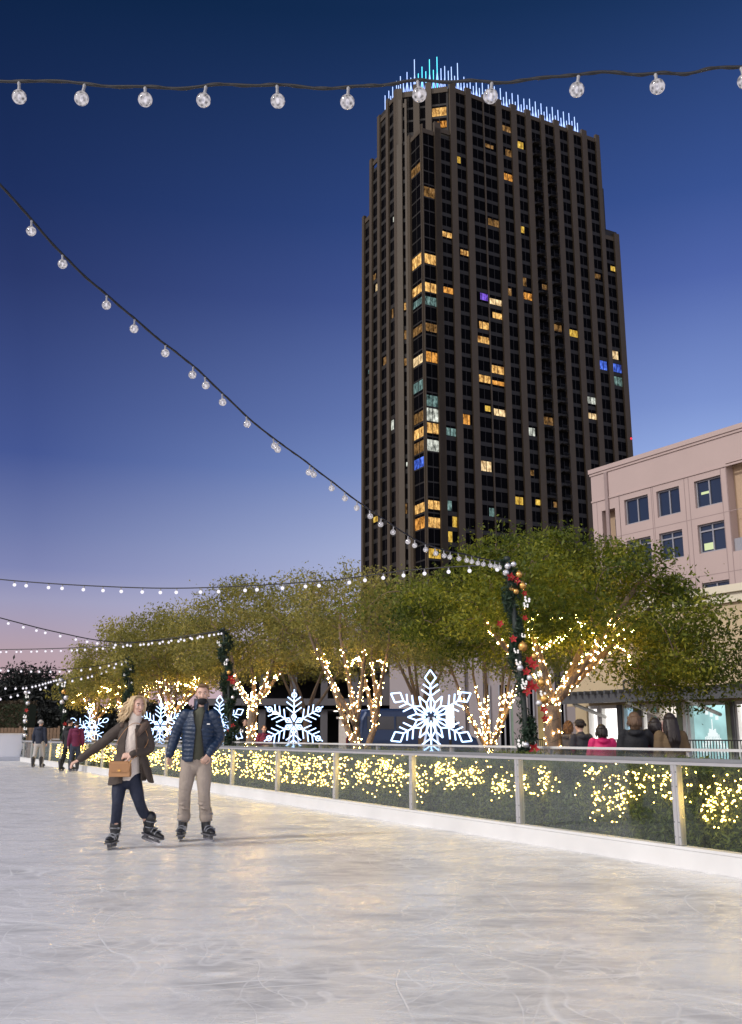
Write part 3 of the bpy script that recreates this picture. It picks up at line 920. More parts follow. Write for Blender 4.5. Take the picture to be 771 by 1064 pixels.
# ------------------------------------------------------------------ trees
m_bark = pbr("bark", (.20, .145, .10), .85, var=.35, scale=14, bump=.7, bscale=45)
m_bark_d = pbr("dark bark", (.10, .08, .06), .9, var=.35, scale=14, bump=.6, bscale=45)
GREEN = [(.022, .040, .003), (.075, .110, .007), (.21, .235, .016), (.43, .40, .04)]
OLIVE = [(.055, .062, .013), (.175, .175, .036), (.34, .31, .07), (.52, .45, .15)]
m_leaf_g = leaf_mat("green leaf", GREEN, .45, .55, .9)
m_leaf_o = leaf_mat("olive leaf", OLIVE, .48, .6, .7)
m_leaf_y = leaf_mat("yellow green leaf", [(.06, .075, .014), (.13, .15, .026), (.21, .22, .04), (.33, .30, .07)], .4, .6, .8)
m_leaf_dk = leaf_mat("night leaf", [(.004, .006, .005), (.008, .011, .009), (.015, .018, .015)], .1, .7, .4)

def tree(label, base, fork, center, radii, nclump, nleaf, leaf_size, lmat, group, limbs=5, trunk_r=.15, spread=.42, flat=.6, bark=None, bottom=-.55, seed=1, lean=(0, 0), shell=.55, multi=False, twigs=True, tilt=0.0):
    rg = np.random.default_rng(seed); rd = random.Random(seed)
    root = thing("street_tree", label, "tree", base, 0, group)
    base = Vector(base); C = Vector(center) - base
    tubes = []                                   # (pts, radii)
    forkp = Vector((lean[0], lean[1], fork))
    nodes = []                                   # (pos, radius)
    def grow(pts, r0, r1):
        pts = catmull(pts, 4)
        rs = [r0 + (r1 - r0) * (i / (len(pts) - 1)) for i in range(len(pts))]
        tubes.append((pts, rs))
        for p, r in zip(pts, rs): nodes.append((p, r))
    mid = Vector((lean[0] * .4 + rd.uniform(-.05, .05), lean[1] * .4, fork * .5))
    if multi:
        for j in range(3):
            a = j * 2.1 + rd.random()
            grow([Vector((.06 * math.cos(a), .06 * math.sin(a), -.02)), Vector((.12 * math.cos(a), .12 * math.sin(a), fork * .55)), forkp + Vector((.4 * math.cos(a), .4 * math.sin(a), 0))], trunk_r * .75, trunk_r * .5)
    else:
        pts = catmull([Vector((0, 0, -.05)), mid, forkp], 5)
        rs = lerp_list([trunk_r * 1.35, trunk_r, trunk_r * .95], len(pts)); tubes.append((pts, rs))
    nodes[:] = [n_ for n_ in nodes if n_[0].z > fork * .5]
    if not nodes: nodes.append((forkp, trunk_r * .8))
    # main limbs
    stems = [n_[0] for n_ in nodes]
    for j in range(limbs):
        a = 2 * math.pi * j / limbs + rd.uniform(-.4, .4)
        rr_ = rd.uniform(.45, .72)
        tip = C + Vector((radii[0] * rr_ * math.cos(a), radii[1] * rr_ * math.sin(a), radii[2] * rd.uniform(-.05, .5)))
        st = forkp if not multi else min((p for p in stems if p.z > fork * .7), key=lambda p: (p - tip).length)
        m1_ = st.lerp(tip, .35) + Vector((0, 0, -.1 + rd.uniform(-.1, .15))); m2_ = st.lerp(tip, .7) + Vector((rd.uniform(-.2, .2), rd.uniform(-.2, .2), .12))
        grow([st, m1_, m2_, tip], trunk_r * .55, trunk_r * .14)
    main = len(tubes)
    # clump centres in the crown
    cl_ = []
    while len(cl_) < nclump:
        d = rg.normal(size=3); d /= np.linalg.norm(d)
        q = rg.random() ** (1 / 3) if rg.random() > shell else rg.uniform(.72, 1.0)
        p = d * q
        if p[2] < bottom * (1 - .35 * rg.random()): continue
        lump = 1 + .22 * math.sin(3 * math.atan2(p[1], p[0]) + seed) + .15 * math.sin(5 * math.atan2(p[1], p[0]) + 2 * seed) + rg.normal(0, .05)
        cl_.append(C + Vector((p[0] * radii[0] * lump, p[1] * radii[1] * lump, p[2] * radii[2] * (1 + rg.normal(0, .05)) - tilt * max(0, p[0]) * radii[0])))
    for c in sorted(cl_, key=lambda c_: (c_ - forkp).length):
        n_ = min(nodes, key=lambda n_: (n_[0] - c).length + .25 * max(0, n_[0].z - c.z))
        st, r0 = n_[0], n_[1]
        m_ = st.lerp(c, .5) + Vector((rd.uniform(-.12, .12), rd.uniform(-.12, .12), rd.uniform(.0, .14)))
        r0 = min(r0 * .55, .04)
        grow([st, m_, c], max(r0, .009), .005)
    k = MB()
    for pts, rs in tubes: k.tube(pts, rs, 8 if max(rs) > .05 else 5)
    obj("trunk", k, bark or m_bark, root, True)
    # leaves: round each clump, in flattened sprays
    w = rg.uniform(.4, 1.6, len(cl_)); w /= w.sum()
    idx = rg.choice(len(cl_), size=nleaf, p=w)
    ca = np.array([list(c) for c in cl_])
    sp = spread * rg.uniform(.6, 1.35, len(cl_))[idx][:, None]
    offs = rg.normal(size=(nleaf, 3)); offs *= np.minimum(1, 1.9 / np.linalg.norm(offs, axis=1))[:, None]
    offs[:, 2] *= flat
    cen_ = ca[idx] + offs * sp
    # stray leaves along twigs outside the clumps
    ns_ = nleaf // 40
    ex = cen_[:ns_] * 1.0; ctr = np.array(list(C))
    cen_[:ns_] = ctr + (ex - ctr) * rg.uniform(1.0, 1.16, ns_)[:, None]
    me = quad_cloud("crown", cen_, leaf_size, lmat, .42, .25)
    quad_obj("crown", me, root)
    return root, tubes[:main + (0 if not twigs else min(14, len(tubes) - main))], root.location

def wrap_lights(label, root, tubes, n, rad, zmax, group="fairy lights wound round the tree trunks", lo=.05):
    lt = thing("fairy_light_string", label, "fairy lights", root.location, 0, group)
    segs = []
    for pts, rs in tubes:
        for i in range(len(pts) - 1):
            if pts[i].z < zmax and pts[i].z > lo: segs.append((pts[i], pts[i + 1], rs[i]))
    wts = [(b2 - a).length * (1.5 if r > .08 else 1.0) for a, b2, r in segs]
    P = []
    for j in range(n):
        a, b2, r = random.choices(segs, wts)[0]
        p = a.lerp(b2, random.random()); t = (b2 - a).normalized()
        s_ = t.cross(Vector((random.gauss(0, 1), random.gauss(0, 1), random.gauss(0, .3)))).normalized()
        P.append(p + s_ * (r + rad * .6))
    w = MB()
    for pts, rs in tubes:
        hel = []; a = 0
        for i in range(len(pts) - 1):
            if pts[i].z > zmax: break
            if pts[i].z < lo: continue
            t = (pts[i + 1] - pts[i]).normalized(); s1 = t.cross(Vector((.3, 1, .2))).normalized(); s2 = t.cross(s1)
            for f in (0, .25, .5, .75):
                a += .9; hel.append(pts[i].lerp(pts[i + 1], f) + (s1 * math.cos(a) + s2 * math.sin(a)) * (rs[i] + .004))
        if len(hel) > 3: w.tube(hel, .003, 3)
    quad_obj("cable", w.mesh("cable", [m_wire]), lt)
    P.sort(key=lambda p: p.y)
    for p in P[:100]:
        o = bpy.data.objects.new("bulb", bulb_me2); COL.objects.link(o); o.parent = lt; o.location = p
        s_ = rad * random.uniform(.75, 1.25); o.scale = (s_, s_, s_)
    if len(P) > 100:
        r_ = MB()
        for p in P[100:]: r_.ball(p, rad * random.uniform(.75, 1.2), 6, 4)
        o = quad_obj("bulb", r_.mesh("bulb", [m_warm2], True), lt); o['kind'] = 'stuff'
    return lt

GT = "street trees in a row behind the barrier"
def place(u, off):
    q, s = wall_at(u, off); return q
# nearest: wide dense green crown
b1 = place(573, 3.0)
cz = lambda u, v, Y: at_y(u, v, Y).z
r1, tb, _ = tree("widest dense green tree, its lit trunk right beside the nearest garlanded pole", b1, 1.75, (b1.x + .6, b1.y + .5, 3.42), (2.95, 2.5, 1.32), 215, 88000, .068, m_leaf_g, GT, 6, .15, .31, .5, seed=5, bottom=-.62, lean=(.03, 0), tilt=.42)
wrap_lights("warm lights wound tightly on the trunk and limbs of the widest tree", r1, tb, 560, .0095, 3.2)
b2_ = place(376, 3.1)
r2, tb, _ = tree("open twiggy tree with forking lit trunk between the two complete snowflakes", b2_, 1.5, (b2_.x - .35, b2_.y + .3, 3.75), (1.95, 2.0, 1.6), 170, 17000, .075, m_leaf_o, GT, 7, .13, .30, .6, seed=12, bottom=-.6, multi=True)
wrap_lights("warm lights scattered up the many stems of the open twiggy tree", r2, tb, 400, .0085, 3.0)
b3 = place(262, 3.1)
r3, tb, _ = tree("olive tree with straight lit trunk beside the onlooker in maroon", b3, 2.1, (b3.x + .1, b3.y + .3, 4.25), (2.5, 2.4, 1.75), 150, 24000, .092, m_leaf_o, GT, 6, .15, .31, .5, seed=21, bottom=-.75)
wrap_lights("warm lights on the straight trunk beside the onlooker in maroon", r3, tb, 260, .0115, 2.9)
b4 = place(176, 3.1)
r4, tb, _ = tree("olive tree whose crown rises behind the heads of the two skaters", b4, 1.9, (b4.x + .2, b4.y + .3, 4.3), (2.9, 2.7, 1.85), 150, 28000, .11, m_leaf_o, GT, 6, .15, .42, .55, seed=33, bottom=-.75)
wrap_lights("warm lights on the trunk hidden behind the man in blue", r4, tb, 240, .0135, 3.4)
b5 = place(128, 3.1)
r5, tb, _ = tree("far olive tree above the blond woman", b5, 1.9, (b5.x + .4, b5.y + .3, 4.1), (2.6, 2.6, 1.7), 120, 16000, .13, m_leaf_o, GT, 6, .15, .4, .5, seed=41, bottom=-.75)
wrap_lights("warm lights on the trunk behind the blond woman", r5, tb, 170, .016, 3.4)
b6 = place(97, 3.1)
r6, tb, _ = tree("farthest olive tree at the left end of the row", b6, 1.9, (b6.x + .3, b6.y + .3, 3.6), (1.9, 2.2, 1.4), 80, 9500, .15, m_leaf_o, GT, 6, .15, .4, .5, seed=47, bottom=-.8)
wrap_lights("warm lights on the trunk nearest the farthest snowflake", r6, tb, 130, .019, 3.4)
# second row, farther back
b7 = place(514, 8.0)
r7, tb, _ = tree("small yellow-green tree with brightly lit low stems right of the biggest snowflake", b7, .8, (b7.x - .2, b7.y, 3.7), (2.5, 2.2, 1.5), 130, 22000, .085, m_leaf_y, "street trees in the second row", 6, .12, .38, .5, seed=52, bottom=-.6, lean=(-.15, 0))
wrap_lights("bright yellow lights on the low stems right of the biggest snowflake", r7, tb, 320, .0115, 2.3)
b8 = place(438, 8.5)
r8, tb, _ = tree("yellow-green tree filling the gap above the biggest snowflake", b8, 2.0, (b8.x, b8.y, 4.6), (2.6, 2.3, 1.75), 140, 24000, .095, m_leaf_y, "street trees in the second row", 6, .12, .42, .5, seed=58, bottom=-.6)
b9 = place(318, 9.0)
r9, tb, _ = tree("olive tree behind the arrow-tipped snowflake, in the second row", b9, 2.0, (b9.x, b9.y, 4.6), (3.0, 2.5, 1.8), 110, 12000, .13, m_leaf_o, "street trees in the second row", 6, .14, .42, .5, seed=63, bottom=-.6)

# dark tree and hedge at the far left
bd = at_y(24, 765, 78); bd.z = 0
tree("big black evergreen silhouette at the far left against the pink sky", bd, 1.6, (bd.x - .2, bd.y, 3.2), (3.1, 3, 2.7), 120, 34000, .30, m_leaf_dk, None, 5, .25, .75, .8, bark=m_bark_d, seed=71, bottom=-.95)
fh = thing("tall_hedge", "tall clipped brown-green hedge beyond the end barrier at the far left", "hedge", at_y(-14, 765, 62).xy.to_3d())
n = 9000
h_ = NPR.random((n, 3)); h_[:, 0] = (h_[:, 0] - .5) * 5.6; h_[:, 1] = np.where(NPR.random(n) < .6, -1, 1) * (.75 + .08 * NPR.normal(size=n)); h_[:, 2] = h_[:, 2] * 3.3 + .06 * NPR.normal(size=n)
tpn = NPR.random(n) < .2; h_[tpn, 2] = 3.3 + .06 * NPR.normal(size=tpn.sum()); h_[tpn, 1] = NPR.uniform(-.8, .8, tpn.sum())
m_bh = leaf_mat("brown hedge leaf", [(.03, .022, .012), (.06, .042, .02), (.10, .07, .03)], .2, .7, 1.2)
quad_obj("foliage", quad_cloud("foliage", h_, .16, m_bh, .4), fh)
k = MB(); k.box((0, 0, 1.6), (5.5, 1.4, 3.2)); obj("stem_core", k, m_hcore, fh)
fn = thing("wooden_fence", "low brown wooden fence behind the end barrier at the far left", "fence", at_y(20, 765, 56).xy.to_3d())
m_wood = pbr("brown fence wood", (.20, .13, .08), .75, var=.4, scale=5)
k = MB()
for i in range(34): k.box((-4.4 + i * .2, 0, .85), (.17, .025, 1.7 + random.uniform(-.02, .02)))
obj("board_panel", k, m_wood, fn)
k = MB()
for i in range(4): k.box((-4.4 + i * 2.2, .07, .9), (.1, .1, 1.8))
for z in (.5, 1.4): k.box((-1.1, .04, z), (6.8, .05, .09))
obj("rail_frame", k, m_wood, fn)

# dark planting far behind the snowflakes
dh = at_y(150, 765, 74); dh.z = 0
far_h = thing("far_hedge", "long dark hedge far behind the snowflakes at the left, under the olive crowns", "hedge", dh)
n = 16000; h_ = NPR.random((n, 3)); xw = 15.5
h_[:, 0] = (h_[:, 0] - .5) * xw
tpz = 3.3 + .35 * np.sin(h_[:, 0] * .9) + .25 * np.sin(h_[:, 0] * 2.3 + 1)
h_[:, 2] = tpz * np.sqrt(h_[:, 2]) + .12 * NPR.normal(size=n); h_[:, 1] = -.7 + .25 * NPR.normal(size=n)
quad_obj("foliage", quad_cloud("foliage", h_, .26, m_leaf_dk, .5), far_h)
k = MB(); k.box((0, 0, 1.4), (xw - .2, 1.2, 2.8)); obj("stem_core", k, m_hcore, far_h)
# ------------------------------------------------------------------ the tower
m_stone = pbr("dark brown granite", TOWER, .6, var=.15, scale=.35)
m_stone2 = pbr("tower wall", tuple(c * .13 for c in TOWER), .6, var=.2, scale=.3)
m_dglass, ntd, outd = new_mat("dark window glass")
bd_ = ntd.nodes.new("ShaderNodeBsdfPrincipled"); bd_.inputs['Base Color'].default_value = (.003, .003, .004, 1); bd_.inputs['Roughness'].default_value = .3; bd_.inputs['Specular IOR Level'].default_value = .01
ntd.links.new(bd_.outputs[0], outd.inputs[0])
def room(name, c1, c2, st):
    """a lit room behind glass: uneven light, darker patches where furniture and curtains stand"""
    m, nt, out = new_mat(name)
    e = nt.nodes.new("ShaderNodeEmission"); tc = nt.nodes.new("ShaderNodeTexCoord")
    n = nt.nodes.new("ShaderNodeTexNoise"); n.inputs['Scale'].default_value = .9; n.inputs['Detail'].default_value = 4; n.inputs['Roughness'].default_value = .7
    mp = nt.nodes.new("ShaderNodeMapping"); mp.inputs['Scale'].default_value = (1.6, 1.6, .8)
    nt.links.new(tc.outputs['Object'], mp.inputs[0]); nt.links.new(mp.outputs[0], n.inputs['Vector'])
    rp = nt.nodes.new("ShaderNodeValToRGB"); el = rp.color_ramp.elements
    el[0].position = .36; el[0].color = (*c1, 1); el[1].position = .6; el[1].color = (*c2, 1)
    nt.links.new(n.outputs['Fac'], rp.inputs[0]); nt.links.new(rp.outputs[0], e.inputs['Color']); hs = el.new(.72); hs.color = (*[min(1.6, q * 1.5 + .12) for q in c2], 1); e.inputs['Strength'].default_value = st
    nt.links.new(e.outputs[0], out.inputs[0]); m.cycles.emission_sampling = 'NONE'
    return m
ROOMS = {
    'w': room("warm lit room", (.16, .06, .015), (1.0, .58, .18), 1.15),
    'x': room("amber lit room", (.10, .03, .005), (1.0, .44, .09), 1.0),
    'p': room("pale lit room", (.22, .12, .05), (1.0, .74, .40), 1.2),
    'd': room("dim lit room", (.025, .012, .004), (.30, .16, .055), 1.0),
    'y': room("yellow lit room", (.35, .18, .02), (1.0, .66, .12), .9),
    't': room("teal lit room", (.01, .02, .02), (.22, .36, .34), .8),
    'c': room("white lit room", (.08, .09, .08), (.85, .88, .78), .9),
    'b': room("blue lit room", (.01, .01, .10), (.10, .22, 1.0), .9),
    'v': room("violet lit room", (.03, .0, .12), (.30, .16, 1.0), .9),
    'r': room("red lit room", (.02, .0, .0), (.4, .03, .03), .7),
}
D0 = 195.0
def tp(u, v, dist):
    a = azim(u, v) if False else ray(u, v); l = math.hypot(a[0], a[1])
    return Vector((a[0] / l * dist, a[1] / l * dist))
hr = slope(465, 87) * D0
P0_ = tp(465, 87, D0); R0_ = tp(612, 140, hr / slope(612, 140))
E1 = (R0_ - P0_).normalized(); E2 = Vector((-E1.y, E1.x))
def s_on(p, e, u, v):
    a = ray(u, v); k_ = Vector((a[0], a[1])).normalized()
    den = e.x * k_.y - e.y * k_.x
    return (p.y * k_.x - p.x * k_.y) / den
V_ = P0_ + E1 * s_on(P0_, E1, 440, 300)
Q_ = V_ + E2 * s_on(V_, E2, 427, 300)
H1 = hr + EYE
P1_ = tp(413, 94, hr / slope(413, 94))
t2 = s_on(P1_, E2, 395, 116); t3 = s_on(P1_, E2, 387, 240); t4 = s_on(P1_, E2, 378, 400)
sA = s_on(V_, E1, 612, 140); sB = s_on(V_, E1, 627, 195); sC = s_on(V_, E1, 653, 460)
sC2 = s_on(V_, E1, 641, 248)
hB = slope(627, 196) * (V_ + E1 * sB).length + EYE
hC = slope(641, 248) * (V_ + E1 * sC2).length + EYE
hV = slope(440, 127) * V_.length + EYE
hL2 = slope(386, 170) * (P1_ + E2 * t3).length + EYE
hL3 = slope(378, 230) * (P1_ + E2 * t4).length + EYE
FL = 3.25
DEP = 26
tower = thing("apartment_tower", "tall dark brown apartment tower with scattered lit windows and a glowing crown on its roof", "tower", (V_.x + E1.x * 20, V_.y + E1.y * 20 + 8, 0))
TM = Matrix.Translation(tower.location).inverted()
def tobj(name, mb, mats, parent=None):
    if parent is None: mb.xf(TM)
    return obj(name, mb, mats, parent or tower)
# body: stacked plans that step back towards the top
def plan(s1, tl, corner):
    front = [V_, V_ + E1 * s1] if corner else [P0_, V_ + E1 * s1]
    back = [V_ + E1 * s1 + E2 * DEP, P1_ + E1 * 4 + E2 * (tl + 5)]
    left = [P1_ + E2 * tl, P1_] + ([Q_] if corner else [])
    return front + back + left
wall = MB()
wall.prism(plan(sC2, t4, True), 0, hL3, 0)
wall.prism(plan(sB, t3, True), hL3 - .5, min(hB, hL2, hV), 0)
wall.prism(plan(sA, t2, False), min(hB, hL2, hV) - .5, H1 - 1.2, 0)
bays = []      # (p, e, n, s0, s1, z0, z1) visible facades split by piers
piers = MB()
def pier(p, e, n, s, w, d, z1, name="pier"):
    k = MB(); k.slab(p, e, n, s - w / 2, s + w / 2, -.2, d, 0, z1); tobj(name, k, m_stone)
NR = -E2          # outward normal of the right face
NL = -E1          # outward normal of the left face
cells = []
def facade(p, e, n, edges, widths, tops, pier_top=None, glassy=False, recess=.12):
    """edges: s positions of piers; tops: height of each bay"""
    for i, s in enumerate(edges):
        zt = max(tops[max(0, i - 1):i + 1] or [tops[-1]]) + 1.0
        pier(p, e, n, s, widths[i], .55 if widths[i] > .9 else .3, zt)
    for i in range(len(edges) - 1):
        a = edges[i] + widths[i] / 2; b = edges[i + 1] - widths[i + 1] / 2
        zt = tops[i]
        nf = int(zt // FL)
        for f in range(nf):
            z0 = f * FL; z1 = min(z0 + FL, zt)
            # spandrel
            wall.slab(p, e, n, a, b, -.1, .12 if not glassy else .08, z0, z0 + (.9 if not glassy else .3), 0)
            cells.append((p, e, n, a, b, z0 + (.9 if not glassy else .3), z1 - .02, glassy))
        wall.slab(p, e, n, a, b, -.1, .25, zt - 1.1, zt, 1)
# right face
s_first = s_on(V_, E1, 458, 400); s_last = s_on(V_, E1, 652, 400)
npier = 13
edges = [s_first + (sC2 - .5 - s_first) * i / (npier - 1) for i in range(npier)]
def h_at(s):
    if s < (P0_ - V_).length + .5: return hV
    if s <= sA + .6: return H1 - .6
    if s <= sB + .6: return hB
    return hC
tops = [h_at((edges[i] + edges[i + 1]) / 2) for i in range(npier - 1)]
tops = [H1 - .6 if tops[i] == hV and i > 0 else tops[i] for i in range(len(tops))]
widths = [1.6 if i in (0, 1, 2, 4, 5, 6, 8, 9, 10, 12) else 1.2 if i != 3 else .35 for i in range(npier)]
facade(V_, E1, NR, edges, widths, tops)
# glazed corner: both sides of V
facade(V_, E1, NR, [.12, s_first], [.25, 1.5], [hV - 1.5], glassy=True)
tq = (Q_ - V_).length
facade(V_, E2, NL, [.12, tq - .3], [.25, 1.1], [hV - 1.5], glassy=True)
# small return wall between Q and P1 (frontal), then the left face
eQ = (P1_ - Q_); lQ = eQ.length; eQ.normalize(); nQ = Vector((eQ.y, -eQ.x)); nQ = nQ if nQ.dot(V_) < 0 else -nQ
facade(Q_, eQ, nQ, [.8, lQ - .5], [.5, 1.3], [H1 - 4])
le = [0.4, t2 * .5, t2, t3, t4 - .4]
facade(P1_, E2, NL, le, [1.3, 1.2, 1.2, 1.2, 1.0], [H1 - .8, H1 - 2.5, hL2, hL3])
# crown recess between P1 and P0 above the corner
eC = (P0_ - P1_); lC = eC.length; eC.normalize(); nC = Vector((eC.y, -eC.x)); nC = nC if nC.dot(V_) < 0 else -nC
k = MB()
for s in (.5, lC * .38, lC * .62): k.slab(P1_, eC, nC, s - .7, s + .7, -.2, .6, hV - 2, H1 + (.6 if s > 1 else 0))
tobj("pier", k, m_stone)
wall.slab(P1_, eC, nC, 0, lC, -.2, .2, H1 - 2.2, H1 - .8, 1)
for zz_ in np.arange(hV + .4, H1 - 3, FL):
    cells.append((P1_, eC, nC, lC * .38 + .8, lC * .62 - .8, zz_ + .6, zz_ + FL, False))
    cells.append((P1_, eC, nC, lC * .62 + .8, lC - .4, zz_ + .6, zz_ + FL, False))
    cells.append((P1_, eC, nC, 1.3, lC * .38 - .8, zz_ + .6, zz_ + FL, False))
# step-back roof slabs
for (s1, tl, zt) in ((sC2, t4, hL3), (sB, t3, hB)): pass
tobj("wall", wall, [m_stone2, m_stone])
# windows: lit ones singly, dark ones as one mass
LIT = """453,110,w 453,119,w 434,169,d 479,173,y 405,233,c 448,198,d 465,245,w 482,262,w 442,268,w 449,268,w 434,296,w 447,296,w 466,300,w 395,295,w 395,283,d 421,317,w 499,307,v 542,243,y 516,235,d 527,135,d 540,150,y 512,156,d 528,163,d 528,177,w 545,307,w 560,299,d 434,310,t 448,310,t 446,337,d 434,337,d
434,367,w 448,367,w 434,410,t 448,408,t 450,426,c 434,426,d 434,453,w 447,453,w 434,469,d 449,469,c 444,484,b 434,531,w 449,531,w 434,545,w 449,545,w 637,280,y 620,285,d 545,306,d 518,325,w 576,342,d 591,346,y 504,347,w 559,298,d 422,320,d 519,324,w 498,348,w 422,347,d 396,373,d 422,374,d 382,389,t
501,389,w 508,389,w 520,394,w 521,423,w 484,430,w 504,431,y 407,436,c 551,443,c 565,434,d 471,452,t 423,476,c 504,491,w 537,515,y 553,515,y 470,532,t 471,547,y 397,544,y 425,535,d 505,530,t 569,517,d 553,499,d 607,415,c 608,427,w 639,401,t 639,363,w 628,375,b 642,377,b 465,563,y 455,580,y"""
lits = [(float(a), float(b), c) for a, b, c in (q.split(',') for q in LIT.split())]
cc = []
for i, c in enumerate(cells):
    p, e, n, a, b, z0, z1, gl_ = c
    q = p + e * ((a + b) / 2) + n * .1
    cc.append(proj((q.x, q.y, (z0 + z1) / 2)))
used = {}
for (u, v, c) in lits:
    j = min((i for i in range(len(cells)) if i not in used), key=lambda i: (cc[i][0] - u) ** 2 + 1.5 * (cc[i][1] - v) ** 2)
    used[j] = random.choice('wwxp') if c == 'w' else c
dark = MB()
rw = random.Random(4)
def pane(mb, cell, d=.06):
    p, e, n, a, b, z0, z1, gl_ = cell
    mb.slab(p, e, n, a, b, -.05, d, z0, z1)
for i, c in enumerate(cells):
    p, e, n, a, b, z0, z1, gl_ = c
    if i in used:
        k = MB()
        aa, bb_ = a, b
        if used[i] in 'dyct' and not gl_ and b - a > 2 and rw.random() < .6:
            mid_ = (a + b) / 2
            if rw.random() < .5: bb_ = mid_
            else: aa = mid_
            rest = (p, e, n, bb_ if bb_ < b else a, b if bb_ < b else aa, z0, z1, gl_)
            pane(dark, rest)
        fw_ = (bb_ - aa) * rw.choice([0, 0, .12, .25, .4]) * (0 if gl_ else 1); sd_ = rw.random() < .5
        k.slab(p, e, n, aa + (fw_ if sd_ else 0), bb_ - (0 if sd_ else fw_), -.05, .062, z0 + rw.choice([0, .15, .6]), z1 - rw.choice([.1, .5, .8])); pane(dark, c, .05)
        tobj("window", k, ROOMS[used[i]])
    else:
        pane(dark, c)
    # mullion
o = tobj("window", dark, m_dglass); o['kind'] = 'stuff'
mul = MB()
for i, c in enumerate(cells):
    p, e, n, a, b, z0, z1, gl_ = c
    m_ = (a + b) / 2
    if b - a > 1.6: mul.slab(p, e, n, m_ - .05, m_ + .05, .03, .11, z0, z1)
mo = tobj("mullion", mul, m_stone2); mo["kind"] = "stuff"
# balconies on three columns
m_rail = pbr("balcony rail", (.015, .014, .014), .4, .4)
bal_me = None; nb = 0
k = MB(); k.box((0, 0, .09), (3.0, 1.5, .18), mi=1)
k.lathe([(.9, -.25), (1.35, .0)], 10, (0, 0, 0), 1)
k.box((0, -.72, 1.12), (3.0, .05, .06))
for x_ in np.linspace(-1.45, 1.45, 12): k.box((x_, -.72, .65), (.035, .035, .95))
for x_ in (-1.48, 1.48): k.box((x_, 0, 1.12), (.05, 1.45, .06))
bal = k.mesh("balcony", [m_rail, m_stone2])
rzR = math.atan2(E1.y, E1.x)
for bi in (6, 7):
    sm = (edges[bi] + edges[bi + 1]) / 2
    for f in range(10, int(tops[bi] // FL) - 1):
        if nb >= 96: break
        o = bpy.data.objects.new("balcony", bal); COL.objects.link(o); o.parent = tower; nb += 1
        q = V_ + E1 * sm + NR * .5
        o.location = (q.x - tower.location.x, q.y - tower.location.y, f * FL); o.rotation_euler = (0, 0, rzR); o.scale = (.62, .9, 1)
for f in range(36, int(hB // FL)):
    o = bpy.data.objects.new("balcony", bal); COL.objects.link(o); o.parent = tower
    q = V_ + E1 * (sB + .1) + E2 * 1.5 if f * FL > hC else V_ + E1 * sC2 + E2 * 2
    if f * FL <= hC: continue
    o.location = (q.x - tower.location.x, q.y - tower.location.y, f * FL); o.rotation_euler = (0, 0, rzR + math.pi / 2); o.scale = (.4, .5, 1)
# glowing crown of thin rods
m_rod = emit("crown rod", (.42, .58, 1.0), 1.9, 'NONE')
m_rodc = emit("cyan crown rod", (.12, .80, .95), 2.0, 'NONE')
m_glowb = emit("crown base glow", (.36, .50, 1.0), 1.9, 'NONE')
rods = []
lr = (R0_ - P0_).length
path = [(P1_ + E2 * t2 + Vector((1, 1)), P1_ + Vector((1, 1.2))), (P1_ + Vector((1, 1.2)), P0_ + Vector((0, 1.5))), (P0_ + Vector((0, 1.5)), P0_ + E1 * (lr * .95) + E2 * 1.2)]
idx = 0; grid = MB()
for (a, b) in path:
    l = (b - a).length; nn = max(3, int(l / .85))
    prev = None
    for i in range(nn):
        q = a.lerp(b, (i + .5) / nn)
        u_, v_ = proj((q.x, q.y, H1 + 2))
        big_ = max(0, 1 - abs(u_ - 448) / 34)
        h = 3.0 + 3.8 * big_ * random.uniform(.55, 1.0) + (1.9 if idx % 2 == 0 else 0) + random.uniform(-.3, .3)
        if idx % 6 == 0 and big_ > .1: h += 2.2
        k = MB(); k.tube([(q.x, q.y, H1 - 1.2), (q.x, q.y, H1 + h)], .095, 5)
        tobj("light_rod", k, m_rodc if 434 < u_ < 458 else m_rod)
        top_ = Vector((q.x, q.y, H1 + h * .55))
        if prev is not None:
            m_ = Vector(((prev.x + q.x) / 2, (prev.y + q.y) / 2, H1 - .3)); grid.tube([prev, m_], .07, 4); grid.tube([m_, top_], .07, 4)
        prev = top_; idx += 1
    grid.tube([(a.x, a.y, H1 - .2), (b.x, b.y, H1 - .2)], .2, 5)
tobj("light_lattice", grid, m_glowb)
# red aircraft lamp on the right edge
k = MB(); q = V_ + E1 * (sC2 - .05) + NR * .5; k.ball((q.x, q.y, slope(652, 456) * q.length + EYE), .28, 8, 6)
tobj("warning_lamp", k, emit("red warning lamp", (1, .04, .08), 1.6, 'NONE'))

# ------------------------------------------------------------------ pink office building
m_pink = pbr("pink stucco", (.45, .35, .325), .85, var=.06, scale=.5, bump=.15, bscale=6)
m_pinkd = pbr("pink stucco joint and shade", (.30, .23, .22), .9)
m_bglass, ntd, outd = new_mat("blue office glass")
bd_ = ntd.nodes.new("ShaderNodeBsdfPrincipled"); bd_.inputs['Base Color'].default_value = (.015, .026, .055, 1); bd_.inputs['Roughness'].default_value = .06; bd_.inputs['Specular IOR Level'].default_value = .9
nzb = ntd.nodes.new("ShaderNodeTexNoise"); nzb.inputs['Scale'].default_value = .5; bpb = ntd.nodes.new("ShaderNodeBump"); bpb.inputs['Strength'].default_value = .05
ntd.links.new(nzb.outputs['Fac'], bpb.inputs['Height']); ntd.links.new(bpb.outputs[0], bd_.inputs['Normal'])
ntd.links.new(bd_.outputs[0], outd.inputs[0])
m_frame = pbr("window frame grey", (.30, .30, .33), .5, .3)
PE = Vector((-.5376, .8432)); PNn = Vector((-.8432, -.5376))      # along the facade (away), outward normal
pp = at_y(735, 700, 76).xy
zz = lambda u, v, q: slope(u, v) * q.length + EYE
s_c = s_on(pp, PE, 614, 500)
qR = pp
